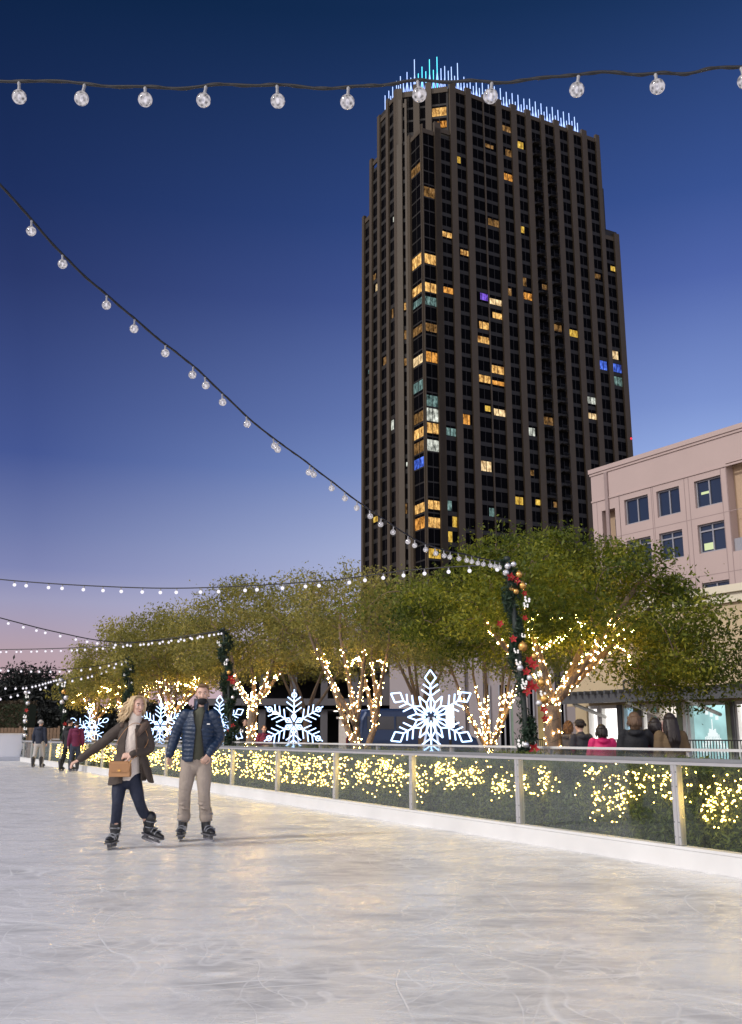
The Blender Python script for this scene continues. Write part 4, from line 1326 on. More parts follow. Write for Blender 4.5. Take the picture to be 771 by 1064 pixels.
zroof = zz(735, 455, pp)
office = thing("office_building", "pale pink office building with blue windows rising behind the trees at the right", "building", (pp.x - PNn.x * 10, pp.y - PNn.y * 10, 0))
OM = Matrix.Translation(office.location).inverted()
def oobj(name, mb, mats, parent=None): return obj(name, mb.xf(OM), mats, parent or office)
S0 = -46.0
win = []
rows = []
for (uc, vt, vb) in ((735, 497, 525.5), (739, 543, 573), (744, 604, 634)):
    q = pp + PE * s_on(pp, PE, uc, (vt + vb) / 2); rows.append((zz(uc, vb, q), zz(uc, vt, q)))
cols = []
for (ul, ur) in ((648, 673), (682, 706), (722, 750)):
    cols.append((s_on(pp, PE, ur, 515), s_on(pp, PE, ul, 515)))
loR = (s_on(pp, PE, 812, 530), s_on(pp, PE, 758, 530)); loL = (s_on(pp, PE, 640, 545), s_on(pp, PE, 626, 545))
zlo = (zz(758, 578, pp), zz(758, 488, pp))
# wall built round the openings: vertical strips
fl = rows[0][0] - rows[1][0]
for r_ in range(1, 4): rows.append((rows[2][0] - fl * r_ * 1.02, rows[2][1] - fl * r_ * 1.02))
more = [(c[0] - (cols[1][0] - cols[2][0]) * m_, c[1] - (cols[1][0] - cols[2][0]) * m_) for c in (cols[2],) for m_ in (2.2, 3.2, 4.2)]
allc = sorted(cols + more + [loR, loL])
body = MB()
DB = .9
body.slab(pp, PE, PNn, S0, s_c, -24, -DB, 0, zroof - .6, 0)
cur = S0
def strip(a, b): body.slab(pp, PE, PNn, a, b, -DB, 0, 0, zroof - .6, 0)
for c in allc:
    a, b = c
    strip(cur, a)
    if c in (loR, loL):
        zs = [(zlo[0] - 2 * fl if c == loL else zlo[0], zlo[1])] if c == loR else [(rows[1][0] - 1, zz(633, 528, pp + PE * loL[0]))]
        if c == loR: zs = [(zlo[0] - 3.4 * fl, zlo[0] - fl * 1.0)] + zs
    else: zs = sorted((r0, r1) for r0, r1 in rows)
    z = 0
    for (r0, r1) in zs:
        body.slab(pp, PE, PNn, a, b, -DB, -.001, z, r0, 0); z = r1
    body.slab(pp, PE, PNn, a, b, -DB, -.001, z, zroof - .6, 0)
    cur = b
strip(cur, s_c)
oobj("wall", body, m_pink)
k = MB(); k.slab(pp, PE, PNn, S0 - .3, s_c + .15, -24, .18, zroof - .40, zroof, 0); k.slab(pp, PE, PNn, S0 - .15, s_c + .08, -24, .09, zroof - .62, zroof - .402, 0)
k.slab(pp, PE, PNn, S0, s_c + .05, 0.001, .08, zroof - 3.1, zroof - 2.95, 0)
oobj("cornice", k, m_pink)
k = MB()
for s in sorted([c[0] - .55 for c in allc] + [c[1] + .55 for c in allc]):
    k.slab(pp, PE, PNn, s - .03, s + .03, .002, .012, 0, zroof - 3.1)
for r in rows: 
    k.slab(pp, PE, PNn, S0, s_c, .002, .010, r[1] + .55, r[1] + .60)
oobj("expansion_joint", k, m_pinkd)
k = MB(); k.slab(pp, PE, PNn, s_c - 2.1, s_c - 1.75, .001, .16, 0, zroof - .63); oobj("shade_strip", k, m_pinkd)  # dark-coloured strip standing for the shade of the recess near the corner
m_officelit = room("office ceiling light", (.0, .0, .0), (.9, .95, .6), 1.2)
for ci, c in enumerate(cols + more):
    for ri, r in enumerate(rows):
        w_ = MB(); a, b = c
        w_.slab(pp, PE, PNn, a, b, -.5, -.32, r[0], r[1], 0)
        wo_ = oobj("window", w_, m_bglass)
        fr = MB()
        for s in (a + .06, (a + b) / 2, b - .06): fr.slab(pp, PE, PNn, s - .06, s + .06, -.31, -.22, r[0] + .12, r[1] - .12)
        for z in (r[0] + .06, r[1] - .06) + ((r[1] - .55,) if ri == 1 else ()): fr.slab(pp, PE, PNn, a, b, -.31, -.222, z - .06, z + .06)
        fo = oobj("frame", fr, m_frame, None); fo.parent = wo_
        if (ci, ri) in ((2, 0), (2, 1)):
            l_ = MB(); 
            if ri == 0: l_.slab(pp, PE, PNn, b - 1.3, b - .4, -.318, -.3, r[0] + 1.1, r[0] + 1.3)
            else: l_.slab(pp, PE, PNn, b - 1.2, b - .3, -.318, -.3, r[0] + .25, r[0] + .8)
            lo_ = oobj("ceiling_lamp", l_, emit("office lamp", (.8, .9, .5), .9, 'NONE'), None); lo_.parent = wo_
# loggia linings
m_log = pbr("loggia warm wall", (.42, .30, .20), .8)
for c, z0, z1 in ((loR, zlo[0], zlo[1]), (loL, rows[1][0] - 1, zz(633, 528, pp + PE * loL[0]))):
    k = MB(); a, b = c
    k.slab(pp, PE, PNn, a, b, -DB + .01, -DB + .05, z0, z1); ob = oobj("loggia", k, m_log)
    k = MB(); k.slab(pp, PE, PNn, a, b, -.3, -.24, z0 + .02, z0 + 1.05); ob2 = oobj("parapet", k, m_frame); ob2.parent = ob
    k = MB(); k.slab(pp, PE, PNn, a + (b - a) * .1, a + (b - a) * .5, -DB + .06, -DB + .1, z0, z1 - .8); ob3 = oobj("door", k, m_bglass); ob3.parent = ob

# ------------------------------------------------------------------ shop row at the foot of the office building
m_tan = pbr("tan stucco", (.50, .40, .25), .85, var=.08, scale=.6, bump=.1, bscale=8)
m_cream = pbr("cream cornice", (.66, .60, .46), .7, var=.05)
m_dkmetal = pbr("dark canopy metal", (.12, .125, .13), .45, .5)
m_greenp = pbr("olive green pilaster", (.20, .24, .15), .6)
SP = at_y(735, 700, 46).xy
shop = thing("shop_row", "low tan shop row with a dark metal canopy and lit display windows at the right", "shops", (SP.x - PNn.x * 8, SP.y - PNn.y * 8, 0))
SM = Matrix.Translation(shop.location).inverted()
def sobj(name, mb, mats, parent=None):
    o = obj(name, mb.xf(SM), mats, shop)
    if parent is not None: o.parent = parent; 
    return o
sU = lambda u, v=750: s_on(SP, PE, u, v)
zS = lambda u, v: slope(u, v) * (SP + PE * sU(u, v)).length + EYE
zc = zS(735, 612)
sL, sR = sU(590), -34.0
k = MB()
k.slab(SP, PE, PNn, sR, sL, -16, -.6, 0, zc - .8)
zb, zt_ = .05, zS(735, 729)
k.slab(SP, PE, PNn, sR, sL, -.6, 0, zt_, zc - .8)
sobj("wall", k, m_tan)
k = MB(); k.slab(SP, PE, PNn, sR - .3, sL + .3, -16, .35, zc - .35, zc); k.slab(SP, PE, PNn, sR - .15, sL + .15, -16, .18, zc - .79, zc - .352); sobj("cornice", k, m_cream)
# display windows (u left, u right, look)
m_sh_w = emit("white shop interior", (1.0, .95, .90), 1.8, 'AUTO', .35, .8)
m_sh_t = emit("teal shop interior", (.42, .70, .70), 1.15, 'AUTO', .35, .5)
m_sh_b = emit("blue shop interior", (.36, .56, .68), .85, 'AUTO', .4, .8)
m_sh_c = emit("cream shop interior", (.95, .84, .72), 1.3, 'AUTO', .35, .8)
m_sh_g = emit("green shop interior", (.16, .34, .28), .6, 'AUTO', .3, .8)
m_sh_r = emit("red poster", (.9, .07, .03), .8, 'AUTO')
m_wf = pbr("white window frame", (.75, .75, .73), .5)
m_decal = emit("white tree decal", (.9, 1.0, 1.0), 1.0, 'NONE')
WINS = [(612, 621, m_sh_w), (624, 642, m_sh_w), (647, 659, m_sh_b), (667, 673, m_sh_w), (675, 683, m_sh_g), (684, 704, m_sh_c), (715, 755, m_sh_t), (765, 800, m_sh_w), (806, 850, m_sh_t)]
for (ua, ub, mm) in WINS:
    a, b = sU(ub), sU(ua)
    k = MB(); k.slab(SP, PE, PNn, a, b, -.58, -.35, .12, zt_ - .02); w_ = sobj("display_window", k, mm)
    fr = MB()
    for s in (a, b): fr.slab(SP, PE, PNn, s - .07, s + .07, -.34, -.05, .05, zt_ - .002)
    fr.slab(SP, PE, PNn, a + .08, b - .08, -.34, -.05, zt_ - .17, zt_ - .004); fr.slab(SP, PE, PNn, a + .08, b - .08, -.34, -.05, .03, .17)
    sobj("frame", fr, m_wf, None).parent = w_
    if ub == 755:
        d_ = MB(); mid_ = (a + b) / 2; hh = zt_ - .4
        for tier in range(9):
            zt2 = .35 + tier * (hh - 1.3) / 9 ; wd = .95 * (1 - tier / 10)
            for j in range(-4, 5):
                d_.slab(SP, PE, PNn, mid_ + j * wd / 4.5 - .03, mid_ + j * wd / 4.5 + .03, -.349, -.345, zt2, zt2 + .16 + random.uniform(0, .08))
        d_.slab(SP, PE, PNn, mid_ - .03, mid_ + .03, -.349, -.345, .3, hh - .4)
        for (dx_, dz_) in ((0, hh - .2), (.25, hh - .1), (-.3, hh - .35)): d_.slab(SP, PE, PNn, mid_ + dx_ - .09, mid_ + dx_ + .09, -.349, -.345, dz_ - .09, dz_ + .09)
        sobj("tree_decal", d_, m_decal).parent = w_
    if ub == 683:
        d_ = MB(); d_.slab(SP, PE, PNn, a - .5, b + .05, -.33, -.30, .4, zS(680, 750)); sobj("red_poster", d_, m_sh_r).parent = w_
for (ua, ub, mm) in ((600, 611, m_tan), (642.5, 646.5, m_dkmetal), (659.5, 664, m_greenp), (664.2, 666.5, m_dkmetal), (704.5, 710, m_greenp), (710.5, 714, m_wf), (755.7, 760.5, m_greenp), (761, 764, m_dkmetal), (800.5, 805.5, m_greenp)):
    k = MB(); k.slab(SP, PE, PNn, sU(ub), sU(ua), -.599, .08, 0, zt_ - .003); sobj("pilaster", k, mm)
# canopy
k = MB(); s0_, s1_ = sR, sU(612)
zcan = EYE + (zS(735, 718) - EYE) * .95
k.slab(SP, PE, PNn, s0_, s1_, .001, 2.6, zcan - .12, zcan - .02)
k.slab(SP, PE, PNn, s0_, s1_, 2.4, 2.62, zcan - .36, zcan + .05)
n_s = int((s1_ - s0_) / .45)
for i in range(n_s): k.slab(SP, PE, PNn, s0_ + i * .45, s0_ + i * .45 + .12, .1, 2.9, zcan + .051, zcan + .22)
can = sobj("canopy", k, m_dkmetal)
s = s0_ + 1.0
while s < s1_:
    k = MB(); a = SP + PE * s + PNn * .05; b = SP + PE * s + PNn * 2.3
    k.tube([(a.x, a.y, zcan - 1.0), (b.x, b.y, zcan - .37)], .09, 6); s += 3.6
    sobj("bracket", k, m_wf).parent = can
# signs over the canopy
m_blk = pbr("black sign", (.01, .01, .01), .5)
k = MB(); a = sU(675); k.slab(SP, PE, PNn, sU(692, 710), a, .25, .35, zcan + .35, zS(680, 703)); sg = sobj("sign_board", k, m_blk)
tm = bpy.data.curves.new("script", 'FONT'); tm.body = "Mm~~"; 
def strokes(u0, u1, v0, v1, pts, mat, name, parent, r=.03, d=.4):
    k = MB(); za, zb2 = zS((u0 + u1) / 2, v1), zS((u0 + u1) / 2, v0); sa, sb = sU(u0, v0), sU(u1, v0)
    for line in pts:
        q = []
        for (x_, y_) in line:
            w_ = SP + PE * (sa + (sb - sa) * x_) + PNn * d; q.append((w_.x, w_.y, zb2 - (zb2 - za) * y_))
        k.tube(q, r, 5)
    sobj(name, k, mat).parent = parent
bpy.data.curves.remove(tm)
strokes(677, 689, 707, 713, [[(0, 1), (.05, .1), (.14, .8), (.23, .1), (.3, .9)], [(.36, .7), (.42, .4), (.5, .5), (.5, .9), (.4, .95), (.36, .7)], [(.56, .9), (.6, .4), (.68, .4), (.72, .9)], [(.78, .6), (.86, .4), (.95, .6), (.8, .9), (1, .95)]], emit("sign script", (1, 1, 1), .9, 'NONE'), "sign_lettering", sg)
k = MB()
for (x0, x1) in ((0, .2), (.25, .45), (.5, .7), (.78, 1.0)):
    pass
k.slab(SP, PE, PNn, sU(673), sU(651), .2, .26, zcan + .3, zcan + .36); sg2 = sobj("letter_sign", k, m_dkmetal)
def boxl(x): return [(x, 1), (x, 0), (x + .15, 0), (x + .15, 1), (x, 1)]
strokes(651, 672, 706, 717, [[(.17, .15), (.1, 0), (0, .1), (0, .9), (.1, 1), (.17, .85)], [(.40, .1), (.28, 0), (.25, .3), (.40, .6), (.38, .95), (.25, .95)], [(.5, 1), (.5, 0), (.65, .2), (.65, .45), (.5, .5)], boxl(.76), [(.98, 1), (.98, 0), (1.05, .5), (1.12, 0), (1.12, 1)]], m_dkmetal, "lettering", sg2, .05, .24)
m_hang = pbr("black lamp post", (.01, .01, .012), .5)
k = MB(); q = SP + PE * sU(622) + PNn * 2.8
k.tube([(q.x, q.y, zcan + .24), (q.x, q.y, zS(622, 690))], .16, 8); sobj("flue_pipe", k, m_hang)
# black railing in front of the shops
rl_ = thing("steel_railing", "black steel railing in front of the lit shop windows", "railing", (SP.x + PNn.x * 6, SP.y + PNn.y * 6, 0))
RM = Matrix.Translation(rl_.location).inverted()
k = MB(); a0, a1 = -16.0, sU(640)
k.slab(SP, PE, PNn, a0, a1, 5.97, 6.03, 1.06, 1.11); k.slab(SP, PE, PNn, a0, a1, 5.98, 6.02, .1, .14)
obj("rail", k.xf(RM), m_hang, rl_)
k = MB(); s = a0
while s < a1:
    k.slab(SP, PE, PNn, s, s + .025, 5.985, 6.015, .141, 1.058); s += .14
obj("baluster_panel", k.xf(RM), m_hang, rl_)

# ------------------------------------------------------------------ low grey building and the car park behind the trees
m_grey = pbr("grey mauve stucco", (.30, .265, .27), .85, var=.1, scale=.5)
GP = at_y(520, 760, 66).xy
GE = Vector((-.93, .367)).normalized(); GN = Vector((-GE.y, GE.x)); GN = GN if GN.dot(GP) < 0 else -GN
grey = thing("grey_building", "low grey-mauve building with dark tall windows behind the biggest snowflake", "building", (GP.x - GN.x * 6, GP.y - GN.y * 6, 0))
GM = Matrix.Translation(grey.location).inverted()
gU = lambda u: s_on(GP, GE, u, 765)
a, b = gU(612), gU(405)
k = MB(); k.slab(GP, GE, GN, a, b, -10, 0, 0, 7.5); k.slab(GP, GE, GN, a - .2, b + .2, -10.2, .25, 7.5, 8.0)
for u in (478, 497, 543, 575): k.slab(GP, GE, GN, gU(u) - .5, gU(u) + .5, .001, .35, 0, 7.49)
obj("wall", k.xf(GM), m_grey, grey)
for (ua, ub) in ((500, 510), (520, 531), (580, 588), (547, 556)):
    k = MB(); k.slab(GP, GE, GN, gU(ub), gU(ua), .002, .05, .1, 4.6); w_ = obj("window", k.xf(GM), m_dglass, grey)
    fr = MB()
    for s in (gU(ub), (gU(ua) + gU(ub)) / 2, gU(ua)): fr.slab(GP, GE, GN, s - .05, s + .05, .051, .1, .1, 4.6)
    obj("frame", fr.xf(GM), m_frame, w_)
k = MB(); k.slab(GP, GE, GN, gU(545), gU(532), .004, .06, .2, 4.2); obj("display_window", k.xf(GM), emit("pale green window", (.42, .52, .40), .45, 'NONE', .3, .5), grey)
k = MB(); k.slab(GP, GE, GN, gU(573), gU(560), .004, .06, .2, 4.4); obj("display_window", k.xf(GM), emit("amber window", (.62, .45, .20), .4, 'NONE', .4, .5), grey)

CPt = at_y(330, 760, 84).xy
m_conc = pbr("dark concrete", (.10, .095, .10), .85, var=.2, scale=.4)
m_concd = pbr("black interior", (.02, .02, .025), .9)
park = thing("parking_garage", "dark concrete parking garage with ceiling lamps behind the tree row", "building", (CPt.x, CPt.y + 8, 0))
KM = Matrix.Translation(park.location).inverted()
x0, x1 = at_y(200, 765, 84).x, at_y(440, 765, 84).x
k = MB()
for z in (0.0, 3.4, 6.6): k.box(((x0 + x1) / 2, CPt.y + 8, z + .2 if z else .05), (x1 - x0, 16, .4 if z else .1))
for z in (3.9, 7.1): k.box(((x0 + x1) / 2, CPt.y + .1, z), (x1 - x0, .2, .95))
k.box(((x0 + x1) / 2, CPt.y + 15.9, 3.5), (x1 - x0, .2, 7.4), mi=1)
for i in range(8): k.box((x0 + (x1 - x0) * (i + .2) / 7.4, CPt.y + .5, 3.4), (.6, .6, 6.7))
obj("wall", k.xf(KM), [m_conc, m_concd], park)
m_cplamp = emit("garage lamp", (1, .93, .82), 6.0, 'AUTO')
for (u, v) in ((286, 741), (293, 735), (319, 736), (333, 735), (349, 738), (390, 737), (254, 741), (270, 737)):
    q = at_y(u, v, CPt.y + 3); k = MB(); k.ball((0, 0, 0), (.28, .28, .12), 10, 6); k.tube([(0, 0, .1), (0, 0, max(.2, 3.4 - q.z))], .03, 5)
    o = obj("ceiling_lamp", k, m_cplamp, park, True); o.location = q - Vector(park.location)
# a lit pale wall low down, with two white posts, seen through the open twiggy tree
k = MB(); xa, xb = at_y(352, 765, 62).x, at_y(408, 765, 62).x
lw_ = thing("lit_wall", "low pale wall lit from above seen through the stems of the twiggy tree", "wall", ((xa + xb) / 2, 62, 0))
k.box((0, 0, 1.15), (xb - xa, .3, 2.3)); k.box((0, -.02, 2.36), (xb - xa + .3, .5, .12)); obj("panel", k, pbr("pale wall", (.55, .5, .45), .8), lw_)
for i, x_ in enumerate((-.32, .3)):
    k = MB(); k.box((x_ * (xb - xa), -.3, 1.25), (.28, .25, 2.5)); obj("post", k, m_wf, lw_)
k = MB(); k.box((0, -.22, 2.27), (xb - xa - .6, .08, .06)); obj("lamp_strip", k, emit("warm strip lamp", (1, .86, .6), 5.0, 'AUTO'), lw_)

# dark blue van beside the biggest snowflake
m_van = pbr("dark blue paint", (.012, .035, .10), .3, .2, var=.05, spec=.6)
m_tyre = pbr("tyre", (.015, .015, .015), .8)
m_vg = pbr("van window", (.01, .012, .016), .1, spec=.8)
vq, _ = wall_at(428, 12.5)
van = thing("parked_van", "dark blue van parked behind the left tips of the biggest snowflake", "van", vq, R(18))
prof = [(-2.5, .35), (-2.5, 1.1), (-2.42, 1.9), (-2.25, 2.2), (-1.9, 2.3), (1.1, 2.3), (1.35, 2.2), (1.9, 1.35), (2.45, 1.15), (2.55, .9), (2.55, .35)]
k = MB(); nP = len(prof)
for y_, ins in ((-.95, .06), (-.88, 0), (.88, 0), (.95, .06)):
    k.v += [(x_ * (1 - ins * .3), y_ * (.94 if z_ > 1.4 else 1), z_ - (ins if z_ > 1 else 0)) for x_, z_ in prof]
for i in range(3):
    for j in range(nP):
        a = i * nP + j; b = i * nP + (j + 1) % nP; k.f.append((a, b, b + nP, a + nP)); k.m.append(0)
k.f.append(tuple(range(nP))[::-1]); k.m.append(0); k.f.append(tuple(range(3 * nP, 4 * nP))); k.m.append(0)
obj("body", k, m_van, van)
for sy in (-1, 1):
    for x_ in (-1.6, 1.65):
        k = MB(); k.tube([(x_, sy * .78, .34), (x_, sy * .98, .34)], .34, 18); wh = obj("wheel", k, m_tyre, van)
        k = MB(); k.tube([(x_, sy * .97, .34), (x_, sy * 1.0, .34)], .19, 12); obj("rim", k, m_alu, wh)
    for (xa_, xb_) in ((-2.2, -1.1), (-1.0, .1), (.2, 1.15)):
        k = MB(); k.box(((xa_ + xb_) / 2, sy * .925, 1.75), (xb_ - xa_, .05, .5)); obj("side_window", k, m_vg, van)
k = MB(); k.box((-2.46, 0, 1.6), (.08, 1.3, .55)); obj("rear_window", k, m_vg, van)
for sy in (-1, 1):
    k = MB(); k.box((-2.5, sy * .8, 1.0), (.06, .12, .35)); obj("tail_light", k, pbr("tail light", (.3, .01, .01), .3), van)
    k = MB(); k.box((2.5, sy * .7, .85), (.1, .3, .16)); obj("headlight", k, pbr("headlight", (.7, .7, .72), .15), van)
# bright backlit board seen through the snowflake
sq, _ = wall_at(468, 9.5)
sb = thing("lit_sign", "small glowing white board on a post behind the right half of the biggest snowflake", "sign", sq, R(-5))
k = MB(); z0, z1 = at_y(468, 756, sq.y).z, at_y(468, 733, sq.y).z
k.box((0, 0, (z0 + z1) / 2), (.26, .08, z1 - z0)); obj("panel", k, emit("backlit board", (1, .97, .95), 3.0), sb)
k = MB(); k.box((0, .01, (z0 + z1) / 2), (.30, .07, z1 - z0 + .05)); k.box((0, .0, z0 / 2), (.08, .08, z0)); k.box((0, 0, .02), (.4, .3, .04)); obj("post", k, m_hang, sb)
# ------------------------------------------------------------------ people
m_skin = pbr("skin", (.66, .42, .32), .5, var=.08, scale=12)
m_eye = pbr("eye white", (.7, .7, .68), .3); m_iris = pbr("iris", (.03, .03, .03), .3); m_lip = pbr("lips", (.42, .12, .11), .45); m_teeth = pbr("teeth", (.75, .73, .68), .35)

def remesh(mb, name, mats, voxel, smooth=6, fac=.5):
    """one continuous skin over overlapping tapered tubes"""
    me = mb.mesh(name, [])
    o = bpy.data.objects.new(name, me); COL.objects.link(o)
    r = o.modifiers.new("r", 'REMESH'); r.mode = 'VOXEL'; r.voxel_size = voxel
    s = o.modifiers.new("s", 'SMOOTH'); s.factor = fac; s.iterations = smooth
    dg = bpy.context.evaluated_depsgraph_get()
    ev = o.evaluated_get(dg)
    m2 = bpy.data.meshes.new_from_object(ev)
    bpy.data.objects.remove(o); bpy.data.meshes.remove(me)
    m2.name = name; m2.materials.clear()
    for m in mats: m2.materials.append(m)
    m2.polygons.foreach_set('use_smooth', [True] * len(m2.polygons))
    return m2
def cut_faces(me, pred, thick=None):
    bm = bmesh.new(); bm.from_mesh(me)
    kill = [f for f in bm.faces if pred(f.calc_center_median(), f.normal)]
    bmesh.ops.delete(bm, geom=kill, context='FACES')
    bm.to_mesh(me); bm.free()
    return me
def limb(mb, pts, rad, n=14, sub=6, ref=None, ripple=0.0, freq=9):
    P = catmull(pts, sub); Rr = lerp_list(rad, len(P))
    if ripple:
        Rr = [((r, r) if isinstance(r, (int, float)) else r) for r in Rr]
        acc = 0; out = []
        for i, r in enumerate(Rr):
            if i: acc += (P[i] - P[i - 1]).length
            f = 1 + ripple * (abs(math.sin(acc * math.pi * freq)) - .5); out.append((r[0] * f, r[1] * f))
        Rr = out
    mb.tube(P, Rr, n, ref=ref, roundcap=True)
def add_mesh(dst_mb, src_mb): dst_mb.add(src_mb.v, src_mb.f)

def head_parts(mb, H, RM, s=1.0):
    """skull, jaw, nose, ears; face looks to -Y of RM"""
    def b(c, r): mb.ball(H + RM @ (Vector(c) * s), tuple(x * s for x in r), 16, 12, rot=RM)
    b((0, .012, .03), (.077, .096, .098))
    b((0, -.022, -.045), (.058, .066, .072))
    b((0, -.05, -.085), (.034, .036, .03))
    b((0, -.055, .02), (.062, .04, .055))
    mb.tube([H + RM @ (Vector(p) * s) for p in ((0, -.085, .022), (0, -.104, -.012), (0, -.108, -.026))], [.009 * s, .014 * s, .016 * s], 8, roundcap=True)
    for sg in (-1, 1):
        b((sg * .078, .012, -.002), (.010, .022, .032)); b((sg * .03, -.07, -.02), (.026, .022, .02))
    b((0, -.078, -.058), (.022, .014, .012))
def face_features(mb, H, RM, s, mouth='closed', mi=(1, 2, 3, 4, 5)):
    def b(c, r, m): mb.ball(H + RM @ (Vector(c) * s), tuple(x * s for x in r), 10, 7, mi=m, rot=RM)
    for sg in (-1, 1):
        b((sg * .031, -.0835, .012), (.0135, .008, .0075), 1); b((sg * .031, -.0895, .012), (.006, .004, .0062), 2)
        mb.tube([H + RM @ (Vector(p) * s) for p in ((sg * .014, -.094, .031), (sg * .033, -.094, .037), (sg * .050, -.084, .031))], .0042 * s, 6, mi=5)
    if mouth == 'open':
        b((0, -.0875, -.055), (.020, .007, .012), 3); b((0, -.0915, -.050), (.014, .004, .005), 4)
    else:
        b((0, -.089, -.055), (.020, .007, .0065), 3)
def hand(mb, W, dirv, palm_n, side, size=1.0, curl=.5, grip=False):
    """palm and five fingers; dirv wrist->fingers, palm_n out of the palm, side = +1/-1 where the thumb goes"""
    d = Vector(dirv).normalized(); n = Vector(palm_n); n = (n - d * n.dot(d)).normalized(); x = d.cross(n) * side
    s = size
    limb(mb, [W - d * .02 * s, W + d * .03 * s, W + d * .085 * s], [(.026 * s, .020 * s), (.036 * s, .016 * s), (.040 * s, .014 * s)], 10, 3, ref=n)
    ln = [.068, .078, .072, .056]
    for i, l in enumerate(ln):
        o = (.030 - .020 * i) * s
        p = W + d * (.088 - .004 * abs(i - 1.2)) * s + x * o
        c = curl * (1 + .1 * i); r = .0088 * s
        q = [W + d * .05 * s + x * o * .9, p]; a = 0; dd = d
        for seg in (.45, .32, .25):
            a += c * .75; dd = d * math.cos(a) + n * math.sin(a); q.append(q[-1] + dd * (l * seg * s))
        mb.tube(q, [r * 1.05, r * 1.05, r, r * .92, r * .8], 7, roundcap=True)
    t0 = W + d * .025 * s + x * .028 * s
    t1 = t0 + (d * .6 + x * .75 + n * .25).normalized() * .045 * s
    t2 = t1 + (d * .9 + x * .15 + n * .45).normalized() * .032 * s
    t3 = t2 + (d * .9 - x * .1 + n * .55).normalized() * .024 * s
    mb.tube([t0 - d * .01 * s, t1, t2, t3], [.014 * s, .0115 * s, .0105 * s, .009 * s], 8, roundcap=True)

def skate(parent, loc, yaw, pitch, roll=0.0, mats=None, size=1.0, top=.35):
    """hire skate: boot with buckles, holder, blade. toe along -Y before yaw"""
    m_boot, m_buck, m_blade, m_sole = mats
    M = Matrix.Translation(Vector(loc)) @ Matrix.Rotation(yaw, 4, 'Z') @ Matrix.Rotation(pitch, 4, 'X') @ Matrix.Rotation(roll, 4, 'Y') @ Matrix.Scale(size, 4)
    k = MB()
    limb(k, [(0, .082, top), (0, .080, top - .07), (0, .075, .18), (0, .07, .12)], [(.070, .078), (.064, .070), (.056, .064), (.048, .058)], 14, 4, ref=(0, 1, 0))
    limb(k, [(0, .10, .125), (0, .03, .125), (0, -.06, .115), (0, -.145, .105)], [(.040, .042), (.044, .048), (.050, .036), (.040, .026)], 14, 4, ref=(0, 0, 1))
    k.box((0, .09, top - .05), (.10, .10, .05))
    sk = quad_obj("skate", remesh(k.xf(M), "skate", [m_boot], .009, 3), parent)
    b = MB()
    for (z, y, w, dp) in ((top - .04, .082, .072, .080), (top - .11, .08, .066, .072)):
        b.tube([(w * math.cos(a), y + dp * math.sin(a), z) for a in np.linspace(-math.pi * .98, 0.0, 9)], .008, 5)
        b.box((w * .8, y - dp * .55, z), (.02, .03, .024))
    for (y, z, w, h) in ((-.02, .125, .054, .052), (-.075, .115, .056, .042)):
        b.tube([(w * math.cos(a), y, z + h * math.sin(a)) for a in np.linspace(0, math.pi, 9)], .008, 5)
        b.box((w * .75, y, z + h * .72), (.03, .022, .016))
    obj("buckle", b.xf(M), m_buck, sk)
    b = MB()
    b.box((0, -.02, .078), (.082, .29, .018)); b.lathe([(.03, .03), (.034, .075)], 8, (0, .075, 0)); b.lathe([(.03, .03), (.036, .075)], 8, (0, -.085, 0)); b.box((0, -.01, .036), (.018, .26, .02))
    obj("holder", b.xf(M), m_sole, sk)
    b = MB(); pr_ = [(-.17, .018), (-.155, .004), (-.12, 0), (.11, 0), (.135, .008), (.135, .034), (-.165, .034)]
    vs_ = [(-.0022, y, z) for y, z in pr_] + [(.0022, y, z) for y, z in pr_]; n_ = len(pr_)
    b.add(vs_, [tuple(range(n_))[::-1], tuple(range(n_, 2 * n_))] + [(i, (i + 1) % n_, (i + 1) % n_ + n_, i + n_) for i in range(n_)])
    obj("blade", b.xf(M), m_blade, sk)
    return sk
m_boot = pbr("black boot shell", (.012, .013, .016), .35, var=.3, scale=10, spec=.6)
m_buck = pbr("grey buckle", (.22, .23, .25), .35, .3)
m_blade = pbr("steel blade", (.6, .6, .62), .25, .9)
m_sole = pbr("dark grey holder", (.10, .10, .11), .4)
SK = (m_boot, m_buck, m_blade, m_sole)

